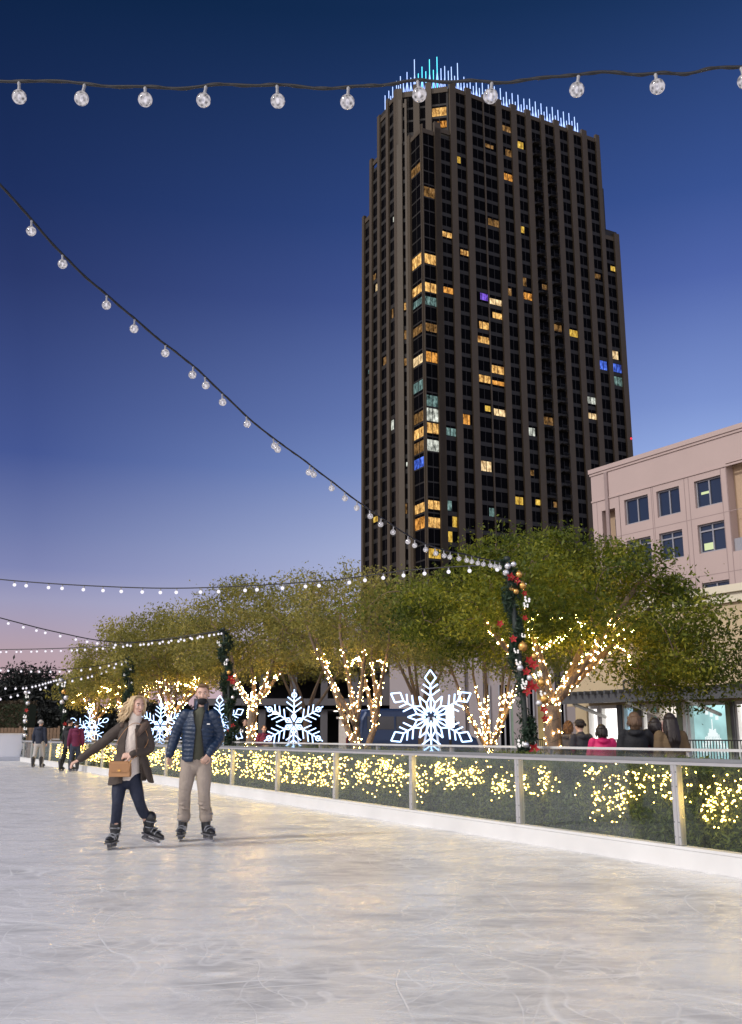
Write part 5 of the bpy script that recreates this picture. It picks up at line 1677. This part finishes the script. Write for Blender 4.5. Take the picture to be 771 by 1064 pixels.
# ---- man in the blue jacket
V3 = Vector
man_loc = V3((-2.20, 12.42, 0))
def man():
    sh = (V3((-.155, .0, 1.585)), V3((.235, .0, 1.585)))
    el = (V3((-.275, .03, 1.315)), V3((.30, .04, 1.285))); wr = (V3((-.335, -.03, 1.055)), V3((.205, -.16, 1.075)))
    hp = (V3((-.075, 0, .985)), V3((.115, 0, .985))); kn = (V3((-.105, -.05, .575)), V3((.145, -.05, .575))); an = (V3((-.12, .03, .20)), V3((.165, .03, .20)))
    hip = V3((.02, .0, 1.0)); ch = V3((.04, 0, 1.40)); nk = V3((.055, .01, 1.66)); H = V3((.068, -.015, 1.845))
    HR = Matrix.Rotation(R(8), 3, 'Z') @ Matrix.Rotation(R(4), 3, 'X')
    k = MB()
    limb(k, [hip + V3((0, 0, -.06)), hip + V3((.005, 0, .12)), ch, V3((.045, .01, 1.54)), nk + V3((0, 0, -.05))], [(.155, .11), (.14, .10), (.165, .115), (.15, .09), (.06, .06)], 20, 6, ref=(0, 1, 0))
    limb(k, [nk + V3((0, .01, -.08)), nk + V3((0, .005, .02)), H + V3((0, .02, -.05))], [.062, .056, .056], 12, 3)
    head_parts(k, H, HR, 1.06)
    for i in (0, 1):
        limb(k, [sh[i], el[i], wr[i]], [.052, .042, .028], 12, 6)
        limb(k, [hp[i], kn[i], an[i], an[i] + V3((0, -.02, -.06))], [.085, .058, .042, .04], 12, 6)
    hand(k, wr[0], V3((-.05, -.1, -1)), V3((1, -.2, .1)), -1, 1.05, .45)
    hand(k, wr[1], V3((-.50, -.25, -.75)), V3((-.5, .6, 0)), 1, 1.05, .7)
    me = remesh(k, "person", [m_skin, m_eye, m_iris, m_lip, m_teeth, m_brow1], .0068, 4)
    f = MB(); face_features(f, H, HR, 1.06)
    root = bpy.data.objects.new("person", me); COL.objects.link(root); root.location = man_loc; root.scale = (.955,) * 3
    join_into(me, f)
    tag(root, "tall man in a blue quilted jacket and black chin mask skating beside the blond woman", "person")
    # hair: short, combed
    k = MB(); rd = random.Random(3)
    k.ball(H + HR @ V3((0, .026, .058)), (.086, .098, .086), 16, 10, rot=HR)
    k.ball(H + HR @ V3((0, -.045, .118)), (.06, .055, .026), 12, 8, rot=HR)
    for sg in (-1, 1): k.ball(H + HR @ V3((sg * .074, .03, .03)), (.014, .05, .05), 10, 8, rot=HR)
    hm = remesh(k, "hair", [m_hair1], .007, 3)
    cut_faces(hm, lambda c, n: (HR.inverted() @ (c - H)).y < -.045 and (HR.inverted() @ (c - H)).z < .075)
    quad_obj("hair", hm, root)
    # mask pulled down to the chin
    k = MB(); k.ball(H + HR @ V3((0, -.052, -.083)), (.064, .060, .052), 18, 12, rot=HR)
    mm = remesh(k, "face_mask", [m_maskk], .007, 2)
    quad_obj("face_mask", mm, root)
    k = MB()
    for sg in (-1, 1): k.tube([H + HR @ V3(p) for p in ((sg * .055, -.055, -.06), (sg * .08, -.01, -.03), (sg * .084, .03, -.01))], .004, 5)
    obj("ear_loop", k, m_maskk, root)
    # t-shirt front seen in the open jacket
    k = MB(); limb(k, [hip + V3((0, -.0, .03)), hip + V3((.005, -.01, .12)), ch + V3((0, -.008, 0)), V3((.045, .005, 1.56)), nk + V3((0, .005, -.015))], [(.172, .128), (.158, .118), (.175, .13), (.135, .10), (.072, .07)], 20, 6, ref=(0, 1, 0))
    quad_obj("shirt", remesh(k, "shirt", [m_olive], .011, 4), root)
    # trousers
    k = MB()
    limb(k, [hip + V3((0, 0, .07)), hip + V3((0, 0, -.05))], [(.168, .125), (.168, .125)], 18, 3, ref=(0, 1, 0))
    for i in (0, 1):
        limb(k, [hp[i] + V3((0, 0, .02)), hp[i].lerp(kn[i], .5) + V3((0, -.01, 0)), kn[i] + V3((0, -.01, 0)), kn[i].lerp(an[i], .5) + V3((0, .01, 0)), an[i] + V3((0, .0, .09))], [(.112, .115), (.098, .10), (.079, .085), (.076, .08), (.078, .084)], 16, 7, ref=(0, 1, 0))
        # folds and cuffs
        limb(k, [an[i] + V3((0, 0, .13)), an[i] + V3((0, 0, .09))], [(.084, .09), (.088, .094)], 14, 2, ref=(0, 1, 0))
        for z_, sx in ((.52, .02), (.45, -.02), (.40, .015)):
            p = kn[i] + V3((sx, -.045, z_ - .575)); k.tube([p + V3((-.05, .02, .012)), p + V3((0, -.028, 0)), p + V3((.05, .02, -.01))], .012, 6, roundcap=True)
    quad_obj("trousers", remesh(k, "trousers", [m_khaki], .009, 4), root)
    # quilted jacket
    k = MB()
    limb(k, [hip + V3((.0, .0, -.06)), hip + V3((0, .0, .18)), ch + V3((0, 0, .0)), V3((.045, .01, 1.56)), nk + V3((0, .015, -.03))], [(.195, .16), (.196, .16), (.215, .165), (.185, .13), (.10, .10)], 26, 14, ref=(0, 1, 0), ripple=.07, freq=19)
    for i in (0, 1):
        limb(k, [sh[i] + V3((.015 if i == 0 else -.015, 0, -.01)), sh[i].lerp(el[i], .5), el[i], el[i].lerp(wr[i], .6), wr[i] + (el[i] - wr[i]) * .06], [(.088, .09), (.079, .081), (.071, .072), (.062, .062), (.050, .052)], 18, 12, ripple=.10, freq=17)
    limb(k, [nk + V3((0, .02, -.06)), nk + V3((0, .018, .055))], [(.094, .094), (.096, .092)], 18, 4, ref=(0, 1, 0))
    jm = remesh(k, "jacket", [m_blue, m_bluein], .0075, 2, .4)
    def opening(c, n):
        g = .035 + .045 * max(0, (1.40 - c.z)) / .45 if c.z < 1.40 else .035 + .035 * (c.z - 1.4) / .2
        cx_ = .045 + .045 * (1.66 - c.z)
        return (c.y < -.05 and abs(c.x - cx_) < g and c.z < 1.78 and abs(c.x - .05) < .17 and c.y > -.3 and not (c.x > .13 and c.y < -.17)) or (c.z > 1.70 and n.z > .6)
    cut_faces(jm, lambda c, n: c.z < .985 or opening(c, n))
    j = quad_obj("jacket", jm, root)
    so_ = j.modifiers.new("t", 'SOLIDIFY'); so_.thickness = .012; so_.offset = -1
    k = MB(); 
    for sg in (-1, 1):
        pts = []
        for z in np.linspace(1.0, 1.62, 9):
            g = .035 + .045 * max(0, (1.40 - z)) / .45 if z < 1.40 else .035 + .035 * (z - 1.4) / .2
            pts.append((.045 + .045 * (1.66 - z) + sg * g, -.157 + .05 * max(0, (z - 1.45) / .2), z))
        k.tube(pts, .007, 5)
    obj("zip", k, m_maskk, j)
    k = MB(); k.box((.185, -.157, 1.46), (.042, .006, .016), Matrix.Rotation(R(-14), 3, 'Z')); obj("chest_logo", k, m_wf, j)
    skate(root, an[0] + V3((-.005, -.085, -.20)), R(2), 0, 0, SK, 1.06)
    skate(root, an[1] + V3((.045, -.07, -.20)), R(32), 0, 0, SK, 1.06)
    return root
def join_into(me, mb):
    """append coloured features to a body mesh"""
    bm = bmesh.new(); bm.from_mesh(me)
    vs_ = [bm.verts.new(p) for p in mb.v]
    for f, mi in zip(mb.f, mb.m):
        try:
            q = bm.faces.new([vs_[i] for i in f]); q.material_index = mi; q.smooth = True
        except ValueError: pass
    bm.to_mesh(me); bm.free()
m_brow1 = pbr("brown brow", (.10, .06, .035), .8); m_hair1 = pbr("short light brown hair", (.20, .115, .055), .7, var=.3, scale=40, bump=.5, bscale=120)
m_maskk = pbr("black cloth", (.010, .010, .014), .85); m_olive = pbr("olive grey shirt", (.085, .088, .062), .9, var=.2, scale=12, bump=.6, bscale=12)
m_khaki = pbr("beige trousers", (.37, .31, .26), .9, var=.14, scale=9, bump=1.0, bscale=11)
m_blue = pbr("blue quilted nylon", (.006, .024, .064), .45, var=.3, scale=9, bump=.5, bscale=30, spec=.6); m_bluein = pbr("jacket lining", (.01, .02, .04), .7)
man()

# ---- blond woman
wom_loc = V3((-2.85, 11.55, 0))
def woman():
    sh = (V3((-.075, .02, 1.435)), V3((.225, .0, 1.43)))
    el = (V3((-.30, -.03, 1.225)), V3((.275, .03, 1.165))); wr = (V3((-.535, -.12, 1.035)), V3((.11, -.19, 1.095)))
    hp = (V3((-.055, .0, .83)), V3((.105, .0, .83))); kn = (V3((-.05, -.085, .52)), V3((.20, -.02, .53))); an = (V3((-.09, .03, .215)), V3((.275, .15, .27)))
    hip = V3((.025, .0, .87)); wa = V3((.045, 0, 1.08)); ch = V3((.075, 0, 1.28)); nk = V3((.09, .0, 1.50)); H = V3((.112, -.025, 1.668))
    HR = Matrix.Rotation(R(38), 3, 'Z') @ Matrix.Rotation(R(3), 3, 'Y')
    k = MB()
    limb(k, [hip + V3((0, 0, -.06)), wa, ch, V3((.08, .01, 1.40)), nk + V3((0, .0, -.04))], [(.15, .11), (.115, .09), (.14, .11), (.13, .08), (.05, .05)], 20, 6, ref=(0, 1, 0))
    limb(k, [nk + V3((0, .01, -.08)), nk, H + V3((0, .015, -.05))], [.052, .047, .047], 12, 3)
    head_parts(k, H, HR, .98)
    for i in (0, 1):
        limb(k, [sh[i], el[i], wr[i]], [.045, .036, .025], 12, 6)
        limb(k, [hp[i], kn[i], an[i], an[i] + V3((0, -.02, -.06))], [.082, .053, .038, .036], 12, 6)
    hand(k, wr[0], V3((-.85, -.15, -.45)), V3((.1, .3, -1)), -1, .98, .55)
    hand(k, wr[1], V3((-.95, -.10, -.12)), V3((-.1, .75, -.45)), 1, .98, .75)
    me = remesh(k, "person", [m_skin, m_eye, m_iris, m_lip, m_teeth, m_brow1], .0065, 4)
    f = MB(); face_features(f, H, HR, .98, 'open'); join_into(me, f)
    root = bpy.data.objects.new("person", me); COL.objects.link(root); root.location = wom_loc; root.scale = (.95,) * 3
    tag(root, "blond woman in a long brown open coat skating with one arm stretched out", "person")
    # hair: shoulder length, wavy, blown back to the left
    rd = random.Random(8)
    k = MB(); k.ball(H + HR @ V3((0, .03, .045)), (.088, .100, .092), 16, 10, rot=HR)
    hm = remesh(k, "hair", [m_blond], .008, 3)
    cut_faces(hm, lambda c, n: (HR.inverted() @ (c - H)).y < -.035 and (HR.inverted() @ (c - H)).z < .085)
    hs = MB()
    for i in range(170):
        a = rd.uniform(-2.3, 2.3)                      # round the back of the head, 0 = straight back
        z0 = rd.uniform(.0, .10)
        c0 = HR @ V3((math.sin(a) * .080, .028 + math.cos(a) * .088, z0))
        out = HR @ V3((math.sin(a), math.cos(a), 0))
        ln = rd.uniform(.13, .235)
        if a > 1.4 : ln *= .75
        wv = rd.uniform(.010, .026); phs = rd.uniform(0, 6)
        pts = []
        for q in range(8):
            t = q / 7
            p = H + c0 + out * (.006 + .045 * t * t + wv * math.sin(phs + t * 7)) + V3((-.085 * t * t * rd.uniform(.6, 1.3), .02 * t, -ln * t + .03 * math.sin(t * 3)))
            pts.append(p)
        hs.tube(catmull(pts, 2), lerp_list([.010, .014, .012, .003], 15), 5)
    for i in range(60):                              # top, from the parting
        sg = rd.choice((-1, -1, 1)); y0 = rd.uniform(-.06, .06)
        pts = [H + HR @ V3(p) for p in ((.015, y0, .128), (sg * .05, y0 + .005, .118), (sg * .083, y0 + .012, .06), (sg * .092, y0 + .02, -.01), (sg * .10, y0 + .03, -.08 - rd.uniform(0, .06)))]
        hs.tube(catmull(pts, 3), lerp_list([.006, .012, .012, .004], 13), 5)
    tmp = MB(); 
    hair = quad_obj("hair", hm, root); join_into(hm, hs)
    # cream sweater with high collar
    k = MB(); limb(k, [hip + V3((0, 0, -.01)), wa, ch, V3((.08, .0, 1.40)), nk + V3((0, .0, .0))], [(.162, .128), (.142, .118), (.160, .135), (.125, .10), (.07, .07)], 20, 6, ref=(0, 1, 0))
    limb(k, [nk + V3((0, 0, -.03)), nk + V3((.005, -.008, .055))], [(.078, .078), (.075, .078)], 16, 4, ref=(0, 1, 0))
    quad_obj("sweater", remesh(k, "sweater", [m_creamk], .010, 4), root)
    # leggings
    k = MB(); limb(k, [hip + V3((0, 0, .03)), hip + V3((0, 0, -.06))], [(.155, .118), (.15, .115)], 18, 3, ref=(0, 1, 0))
    for i in (0, 1):
        limb(k, [hp[i], hp[i].lerp(kn[i], .5) + V3((0, -.012, 0)), kn[i], kn[i].lerp(an[i], .45) + V3((0, .004, 0)), an[i] + V3((0, -.004, .07)), an[i] + V3((0, -.004, .02))], [(.096, .10), (.084, .088), (.066, .070), (.063, .068), (.056, .06), (.054, .058)], 16, 7, ref=(0, 1, 0))
    quad_obj("leggings", remesh(k, "leggings", [m_navy], .008, 4), root)
    # long coat, unzipped, right front flying out
    k = MB()
    limb(k, [V3((.03, .01, .70)), V3((.032, .005, .93)), wa + V3((0, .005, 0)), ch, V3((.08, .01, 1.41)), nk + V3((0, .015, -.03))], [(.235, .185), (.215, .172), (.168, .145), (.185, .155), (.158, .115), (.085, .085)], 26, 10, ref=(0, 1, 0), ripple=.012, freq=6)
    limb(k, [V3((.20, .0, 1.05)), V3((.26, -.01, .92)), V3((.335, -.01, .75))], [(.06, .10), (.05, .11), (.022, .11)], 14, 6, ref=(0, 1, 0))
    for i in (0, 1):
        limb(k, [sh[i] + V3((.02 if i == 0 else -.02, 0, -.01)), sh[i].lerp(el[i], .5), el[i], el[i].lerp(wr[i], .6), wr[i] + (el[i] - wr[i]) * .06], [(.076, .078), (.067, .068), (.061, .062), (.052, .052), (.046, .046)], 16, 9, ripple=.04, freq=11)
    cm = remesh(k, "coat", [m_brown, m_brownin], .0085, 3, .4)
    def opening(c, n):
        cx_ = .075 + .075 * max(0, (1.35 - c.z)); g = .050 + .055 * max(0, min(1, (1.40 - c.z) / .5))
        return (c.y < -.06 and c.y > -.162 - .03 * (c.z < .95) and abs(c.x - cx_) < g and c.z < 1.50) or (c.y < -.06 and abs(c.x - cx_) < g and c.z < 1.05 and c.y > -.24) or (c.z < .84 and n.z < -.75 and abs(c.y) < .15) or (c.z > 1.47 and n.z > .6 and abs(c.x - .09) < .07)
    cut_faces(cm, lambda c, n: c.z < .765 + .03 * math.sin(c.x * 9) or opening(c, n))
    co = quad_obj("coat", cm, root)
    so_ = co.modifiers.new("t", 'SOLIDIFY'); so_.thickness = .012; so_.offset = -1
    # hood and fur trim round the collar
    k = MB(); limb(k, [V3((-.055, -.06, 1.44)), V3((-.045, .07, 1.47)), V3((.09, .12, 1.485)), V3((.215, .06, 1.47)), V3((.215, -.08, 1.42)), V3((.165, -.13, 1.33))], [.030, .042, .05, .045, .042, .025], 12, 6)
    quad_obj("fur_collar", remesh(k, "fur_collar", [m_fur], .009, 2), co)
    k = MB()
    k.tube(catmull([(.135, -.155, 1.40), (.155, -.175, 1.28), (.165, -.175, 1.16)], 5), .010, 6); k.box((.165, -.178, 1.13), (.02, .014, .06)); obj("drawstring", k, m_fur, co)
    # sock cuffs above the boots
    k = MB(); 
    for i, a in enumerate(an):
        limb(k, [a + V3((0, -.004, .04)), a + V3((0, -.004, .02))], [(.058, .062), (.06, .064)], 12, 2, ref=(0, 1, 0))
    quad_obj("ankle_sock", remesh(k, "ankle_sock", [pbr("bare ankle tone", (.50, .30, .22), .7)], .008, 2), root)
    skate(root, an[0] + V3((-.006, -.08, -.215)), R(-6), 0, 0, SK, 1.0, .275)
    skate(root, an[1] + V3((.046, -.042, -.205)), R(66), R(14), 0, SK, 1.0, .275)
    # handbag: carried, so a thing of its own
    bag = thing("handbag", "tan leather handbag held at the waist of the blond woman", "handbag", wom_loc + V3((.0, -.245, .84)) * .95); bag.scale = (.95,) * 3
    k = MB(); pf_ = [(-.125, .0), (-.13, .03), (-.122, .15), (-.10, .175), (.10, .175), (.122, .15), (.13, .03), (.125, .0)]
    n_ = len(pf_); vs_ = []
    for y_, s_ in ((-.045, .95), (-.03, 1.0), (.03, 1.0), (.045, .95)): vs_ += [(x_ * s_, y_, .0875 + (z_ - .0875) * s_) for x_, z_ in pf_]
    fs_ = [tuple(range(n_))[::-1], tuple(range(3 * n_, 4 * n_))]
    for i in range(3): fs_ += [(i * n_ + j, i * n_ + (j + 1) % n_, (i + 1) * n_ + (j + 1) % n_, (i + 1) * n_ + j) for j in range(n_)]
    k.add(vs_, fs_); bb_ = obj("body", k, m_tanl, bag)
    k = MB(); k.add([(-.128, -.048, .15), (.128, -.048, .15), (.118, -.053, .07), (.09, -.053, .055), (-.09, -.053, .055), (-.118, -.053, .07), (-.12, -.02, .181), (.12, -.02, .181)], [(0, 5, 4, 3, 2, 1), (6, 0, 1, 7)]); obj("flap", k, m_tanl2, bag)
    k = MB(); k.box((0, -.057, .075), (.035, .01, .022)); k.tube([(-.12, -.012, .165), (-.12, -.012, .165 + .03)], .006, 6); k.tube([(.12, -.012, .165), (.12, -.012, .195)], .006, 6); obj("clasp", k, m_gold, bag)
    k = MB(); k.tube(catmull([(-.12, -.01, .19), (-.10, .02, .30), (-.03, .06, .48), (.08, .13, .62), (.20, .15, .60), (.27, .20, .45), (.23, .16, .32), (.12, -.01, .19)], 6), (.004), 6)
    obj("strap", k, m_tanl2, bag)
m_blond = pbr("wavy blond hair", (.66, .50, .30), .55, var=.35, scale=26, bump=.4, bscale=60)
m_creamk = pbr("cream knit", (.80, .71, .62), .95, var=.08, scale=40, bump=.5, bscale=90)
m_navy = pbr("dark navy leggings", (.010, .016, .038), .7, var=.35, scale=10, bump=.6, bscale=14)
m_brown = pbr("brown padded coat", (.062, .047, .038), .8, var=.3, scale=9, bump=.9, bscale=12); m_brownin = pbr("coat lining", (.05, .04, .03), .8)
m_fur = pbr("brown fur", (.16, .11, .085), .95, var=.4, scale=60, bump=1.0, bscale=140)
m_tanl = pbr("tan leather", (.42, .22, .095), .5, var=.1, scale=10); m_tanl2 = pbr("tan leather flap", (.37, .185, .075), .48, var=.1, scale=10)
woman()

# ---- other people: one builder, posed and dressed to the photo
def figure(label, loc, h, yaw, top, legs, hairc, pose='stand', hair='short', coat=.0, skin=m_skin, skates=False, stoop=0.0, group=None, hat=None, vox=.012, arm=None):
    """h = standing height; faces -Y before yaw"""
    s = h / 1.75
    def P(x, y, z): return V3((x, y, z)) * s
    k = MB(); st = stoop
    hip = P(0, 0, .95); ch = P(0, -.05 * st, 1.28); nk = P(0, -.10 * st, 1.47); H = P(0, -.14 * st - .02, 1.63 - .03 * st)
    sh = (P(-.175, -.07 * st, 1.42), P(.175, -.07 * st, 1.42))
    if arm == 'left_out': el = (P(-.32, -.10, 1.22), P(.24, -.02, 1.14)); wr = (P(-.40, -.30, 1.10), P(.22, -.16, .92))
    elif arm == 'right_out': el = (P(-.24, -.02, 1.14), P(.34, -.06, 1.22)); wr = (P(-.22, -.16, .92), P(.52, -.16, 1.08))
    elif arm == 'front': el = (P(-.25, -.06, 1.14), P(.25, -.06, 1.14)); wr = (P(-.10, -.30, 1.08), P(.10, -.30, 1.08))
    else: el = (P(-.235, .03, 1.14), P(.235, .03, 1.14)); wr = (P(-.25, -.06, .90), P(.25, -.06, .90))
    stride = .10 if pose == 'skate' else .0
    hp = (P(-.09, 0, .92), P(.09, 0, .92)); kn = (P(-.10, -.05 - stride, .50), P(.11, -.03 + stride, .50)); an = (P(-.10, .02 - stride, .09), P(.12, .03 + stride * 1.5, .09))
    limb(k, [hip + P(0, 0, -.05), P(0, -.01, 1.1), ch, P(0, -.06 * st, 1.40), nk], [(.15 * s, .11 * s), (.135 * s, .10 * s), (.155 * s, .11 * s), (.14 * s, .085 * s), (.05 * s, .05 * s)], 16, 5, ref=(0, 1, 0))
    limb(k, [nk + P(0, .01, -.06), H + P(0, .02, -.05)], [.053 * s, .05 * s], 10, 3)
    I3 = Matrix.Identity(3); head_parts(k, H, I3, s * .98)
    for i in (0, 1):
        limb(k, [sh[i], el[i], wr[i]], [.046 * s, .038 * s, .027 * s], 10, 4)
        limb(k, [hp[i], kn[i], an[i]], [.08 * s, .055 * s, .04 * s], 10, 4)
        hand(k, wr[i], (wr[i] - el[i]), V3((1 if i == 0 else -1, 0, 0)), -1 if i == 0 else 1, s * 1.05, .5)
        if not skates: limb(k, [an[i] + P(0, .04, -.045), an[i] + P(0, -.13, -.055)], [.04 * s, .035 * s], 10, 3)
    me = remesh(k, "person", [skin, m_eye, m_iris, m_lip, m_teeth, m_brow1], vox * .75, 3)
    f = MB(); face_features(f, H, I3, s * .98); join_into(me, f)
    root = bpy.data.objects.new("person", me); COL.objects.link(root); root.location = loc; root.rotation_euler = (0, 0, yaw)
    tag(root, label, "person", group)
    k = MB()
    z_hem = .90 - coat
    limb(k, [P(0, 0, z_hem), P(0, -.01, 1.08), ch, P(0, -.06 * st, 1.41), nk + P(0, .01, .0)], [((.175 + coat * .12) * s, (.14 + coat * .12) * s), (.165 * s, .135 * s), (.19 * s, .145 * s), (.165 * s, .115 * s), (.075 * s, .075 * s)], 20, 7, ref=(0, 1, 0), ripple=.02, freq=9)
    for i in (0, 1): limb(k, [sh[i] * 1.0, sh[i].lerp(el[i], .5), el[i], wr[i] + (el[i] - wr[i]) * .08], [.082 * s, .073 * s, .064 * s, .05 * s], 14, 6, ripple=.04, freq=12)
    if hair != 'long': limb(k, [nk + P(-.10, .0, -.02), nk + P(-.07, .10, -.03), nk + P(0, .13, -.04), nk + P(.07, .10, -.03), nk + P(.10, .0, -.02)], [.035 * s, .045 * s, .05 * s, .045 * s, .035 * s], 10, 4)
    jm = remesh(k, "jacket", [top], vox, 3); cut_faces(jm, lambda c, n: c.z < (z_hem - .02) * s and abs(c.x) < .2 * s); quad_obj("jacket", jm, root)
    k = MB(); limb(k, [hip + P(0, 0, .03), hip + P(0, 0, -.06)], [(.16 * s, .125 * s), (.16 * s, .125 * s)], 16, 3, ref=(0, 1, 0))
    for i in (0, 1): limb(k, [hp[i], kn[i], an[i] + P(0, 0, .03)], [(.10 * s, .105 * s), (.075 * s, .08 * s), (.062 * s, .066 * s)], 14, 6, ref=(0, 1, 0))
    quad_obj("trousers", remesh(k, "trousers", [legs], vox, 3), root)
    k = MB(); k.ball(H + P(0, .03, .045), (.088 * s, .096 * s, .09 * s), 14, 9)
    if hair == 'long':
        limb(k, [H + P(0, .07, .05), H + P(0, .135, -.10), H + P(0, .165, -.26), H + P(0, .165, -.40)], [(.085 * s, .055 * s), (.10 * s, .05 * s), (.10 * s, .04 * s), (.06 * s, .025 * s)], 14, 5, ref=(0, 1, 0), ripple=.05, freq=14)
    elif hair == 'bob': limb(k, [H + P(0, .05, .03), H + P(0, .07, -.10)], [(.09 * s, .07 * s), (.085 * s, .05 * s)], 14, 4, ref=(0, 1, 0))
    hm = remesh(k, "hair", [hairc], vox * .7, 3)
    hs = MB(); rd = random.Random(int(h * 1000))
    for i in range({'long': 90, 'bob': 70, 'short': 40}[hair]):
        a = rd.uniform(-1.7, 1.7); L_ = {'long': .38, 'bob': .17, 'short': .07}[hair] * rd.uniform(.7, 1.15); ph_ = rd.uniform(0, 6)
        pts = [H + P(math.sin(a) * (.088 + .02 * t + .008 * math.sin(ph_ + 8 * t)), .035 + math.cos(a) * (.095 + .075 * t * (L_ / .3)), .06 - L_ * t + .02 * math.sin(2 * t)) for t in (0, .2, .4, .6, .8, 1.0)]
        hs.tube(pts, [.006 * s, .012 * s, .012 * s, .011 * s, .008 * s, .002], 5)
    cut_faces(hm, lambda c, n: (c - H).y < -.04 * s and (c - H).z < .08 * s); join_into(hm, hs); quad_obj("hair", hm, root)
    if hat is not None:
        k = MB(); k.ball(H + P(0, .015, .075), (.098 * s, .11 * s, .075 * s), 14, 9); k.box(H + P(0, -.10, .07), (.13 * s, .10 * s, .015 * s)); quad_obj("cap", remesh(k, "cap", [hat], vox * .7, 2), root)
    if skates:
        for i in (0, 1): skate(root, an[i] + P(0, -.05, -.09) , R(-8 if i == 0 else 12), 0, 0, SK, s)
    else:
        k = MB()
        for i in (0, 1): limb(k, [an[i] + P(0, .05, -.045), an[i] + P(0, -.06, -.05), an[i] + P(0, -.15, -.058)], [(.045 * s, .045 * s), (.05 * s, .04 * s), (.045 * s, .03 * s)], 12, 3)
        quad_obj("shoe", remesh(k, "shoe", [m_maskk], vox, 2), root)
    return root
m_blk_c = pbr("black coat", (.010, .011, .014), .8, var=.35, scale=9, bump=.9, bscale=12); m_dk = pbr("charcoal coat", (.035, .035, .042), .85, var=.3, scale=9, bump=.9, bscale=12); m_pinkc = pbr("hot pink jacket", (.62, .012, .13), .6, var=.25, scale=10, bump=.9, bscale=12); m_brc = pbr("olive brown jacket", (.13, .085, .04), .8, var=.3, scale=9, bump=.9, bscale=12)
m_dkhair = pbr("dark hair", (.018, .011, .008), .5, var=.3, scale=30); m_brhair = pbr("brown hair", (.13, .075, .04), .6, var=.3, scale=30); m_grhair = pbr("grey hair", (.45, .43, .42), .8); m_maroon = pbr("maroon jacket", (.13, .012, .05), .8, var=.15); m_grey_t = pbr("light grey trousers", (.42, .40, .38), .9)
m_jean = pbr("dark jeans", (.03, .04, .07), .85); m_dblue = pbr("dark navy sweater", (.014, .02, .04), .85); m_capd = pbr("dark cap", (.02, .018, .02), .8)
def stand(u, off, v_top, yaw, *a, **kw):
    q, _ = wall_at(u, off); h = at_y(u, v_top, q.y).z
    return q, h
GO = "onlookers behind the rear glass railing"
for (u, off, vt, label, top, hair, hc, arm, st, yaw, coat, hat) in (
    (660, 2.35, 740, "onlooker in a black jacket with light brown hair reaching to the right", m_blk_c, 'bob', m_brhair, 'left_out', .1, 172, .0, None),
    (697, 2.3, 741, "onlooker in an olive brown jacket with long dark hair down the back", m_brc, 'long', m_dkhair, None, .1, 186, .0, None),
    (626, 2.7, 752, "onlooker bending forward in a hot pink jacket", m_pinkc, 'bob', m_dkhair, 'front', .55, 178, .0, None),
    (604, 3.3, 748, "onlooker in a charcoal coat and dark cap", m_dk, 'short', m_dkhair, None, .2, 200, .2, m_capd),
    (591, 3.9, 749, "onlooker in a grey coat with dark bun, left of the one in a cap", pbr("grey coat", (.075, .075, .085), .85), 'bob', m_brhair, None, .1, 150, .25, None),
    (681, 2.75, 746, "child with dark hair between the onlookers in black and in olive brown", m_maroon, 'bob', m_dkhair, 'front', .1, 165, .0, None),
    (274, 3.9, 754, "onlooker in a maroon jacket beside the arrow-tipped snowflake", m_maroon, 'short', m_brhair, 'front', .1, 20, .0, None)):
    q, h = stand(u, off, vt, yaw)
    figure(label, q, min(1.95, h), R(yaw), top, m_jean if top is not m_brc else m_grey_t, hc, 'stand', hair, coat, stoop=st, group=GO, hat=hat, arm=arm, vox=.013)
o_loc = V3((at_y(39, 798, 39.9).x, 39.9, 0))
figure("old man with grey hair in dark sweater and light trousers skating away, far left", o_loc, 1.88, R(172), m_dblue, m_grey_t, m_grhair, 'skate', 'short', .0, skates=True, vox=.016)
q = V3((at_y(69.5, 797, 36).x, 36, 0))
figure("person in black standing on the ice at the far left, left one of a pair", q, 1.84, R(150), m_blk_c, m_blk_c, m_dkhair, 'skate', 'short', .1, skates=True, vox=.016, hat=None)
q = V3((at_y(77, 797, 35.6).x, 35.6, 0))
figure("person in a maroon jacket close beside the one in black at the far left", q, 1.78, R(200), m_maroon, m_jean, m_dkhair, 'stand', 'short', .0, skates=True, vox=.016)
q, _ = wall_at(254, 5.2)
figure("dark-clothed person standing behind the pole right of the man in blue", q, 1.85, R(30), m_blk_c, m_blk_c, m_dkhair, 'stand', 'short', .3, vox=.016)
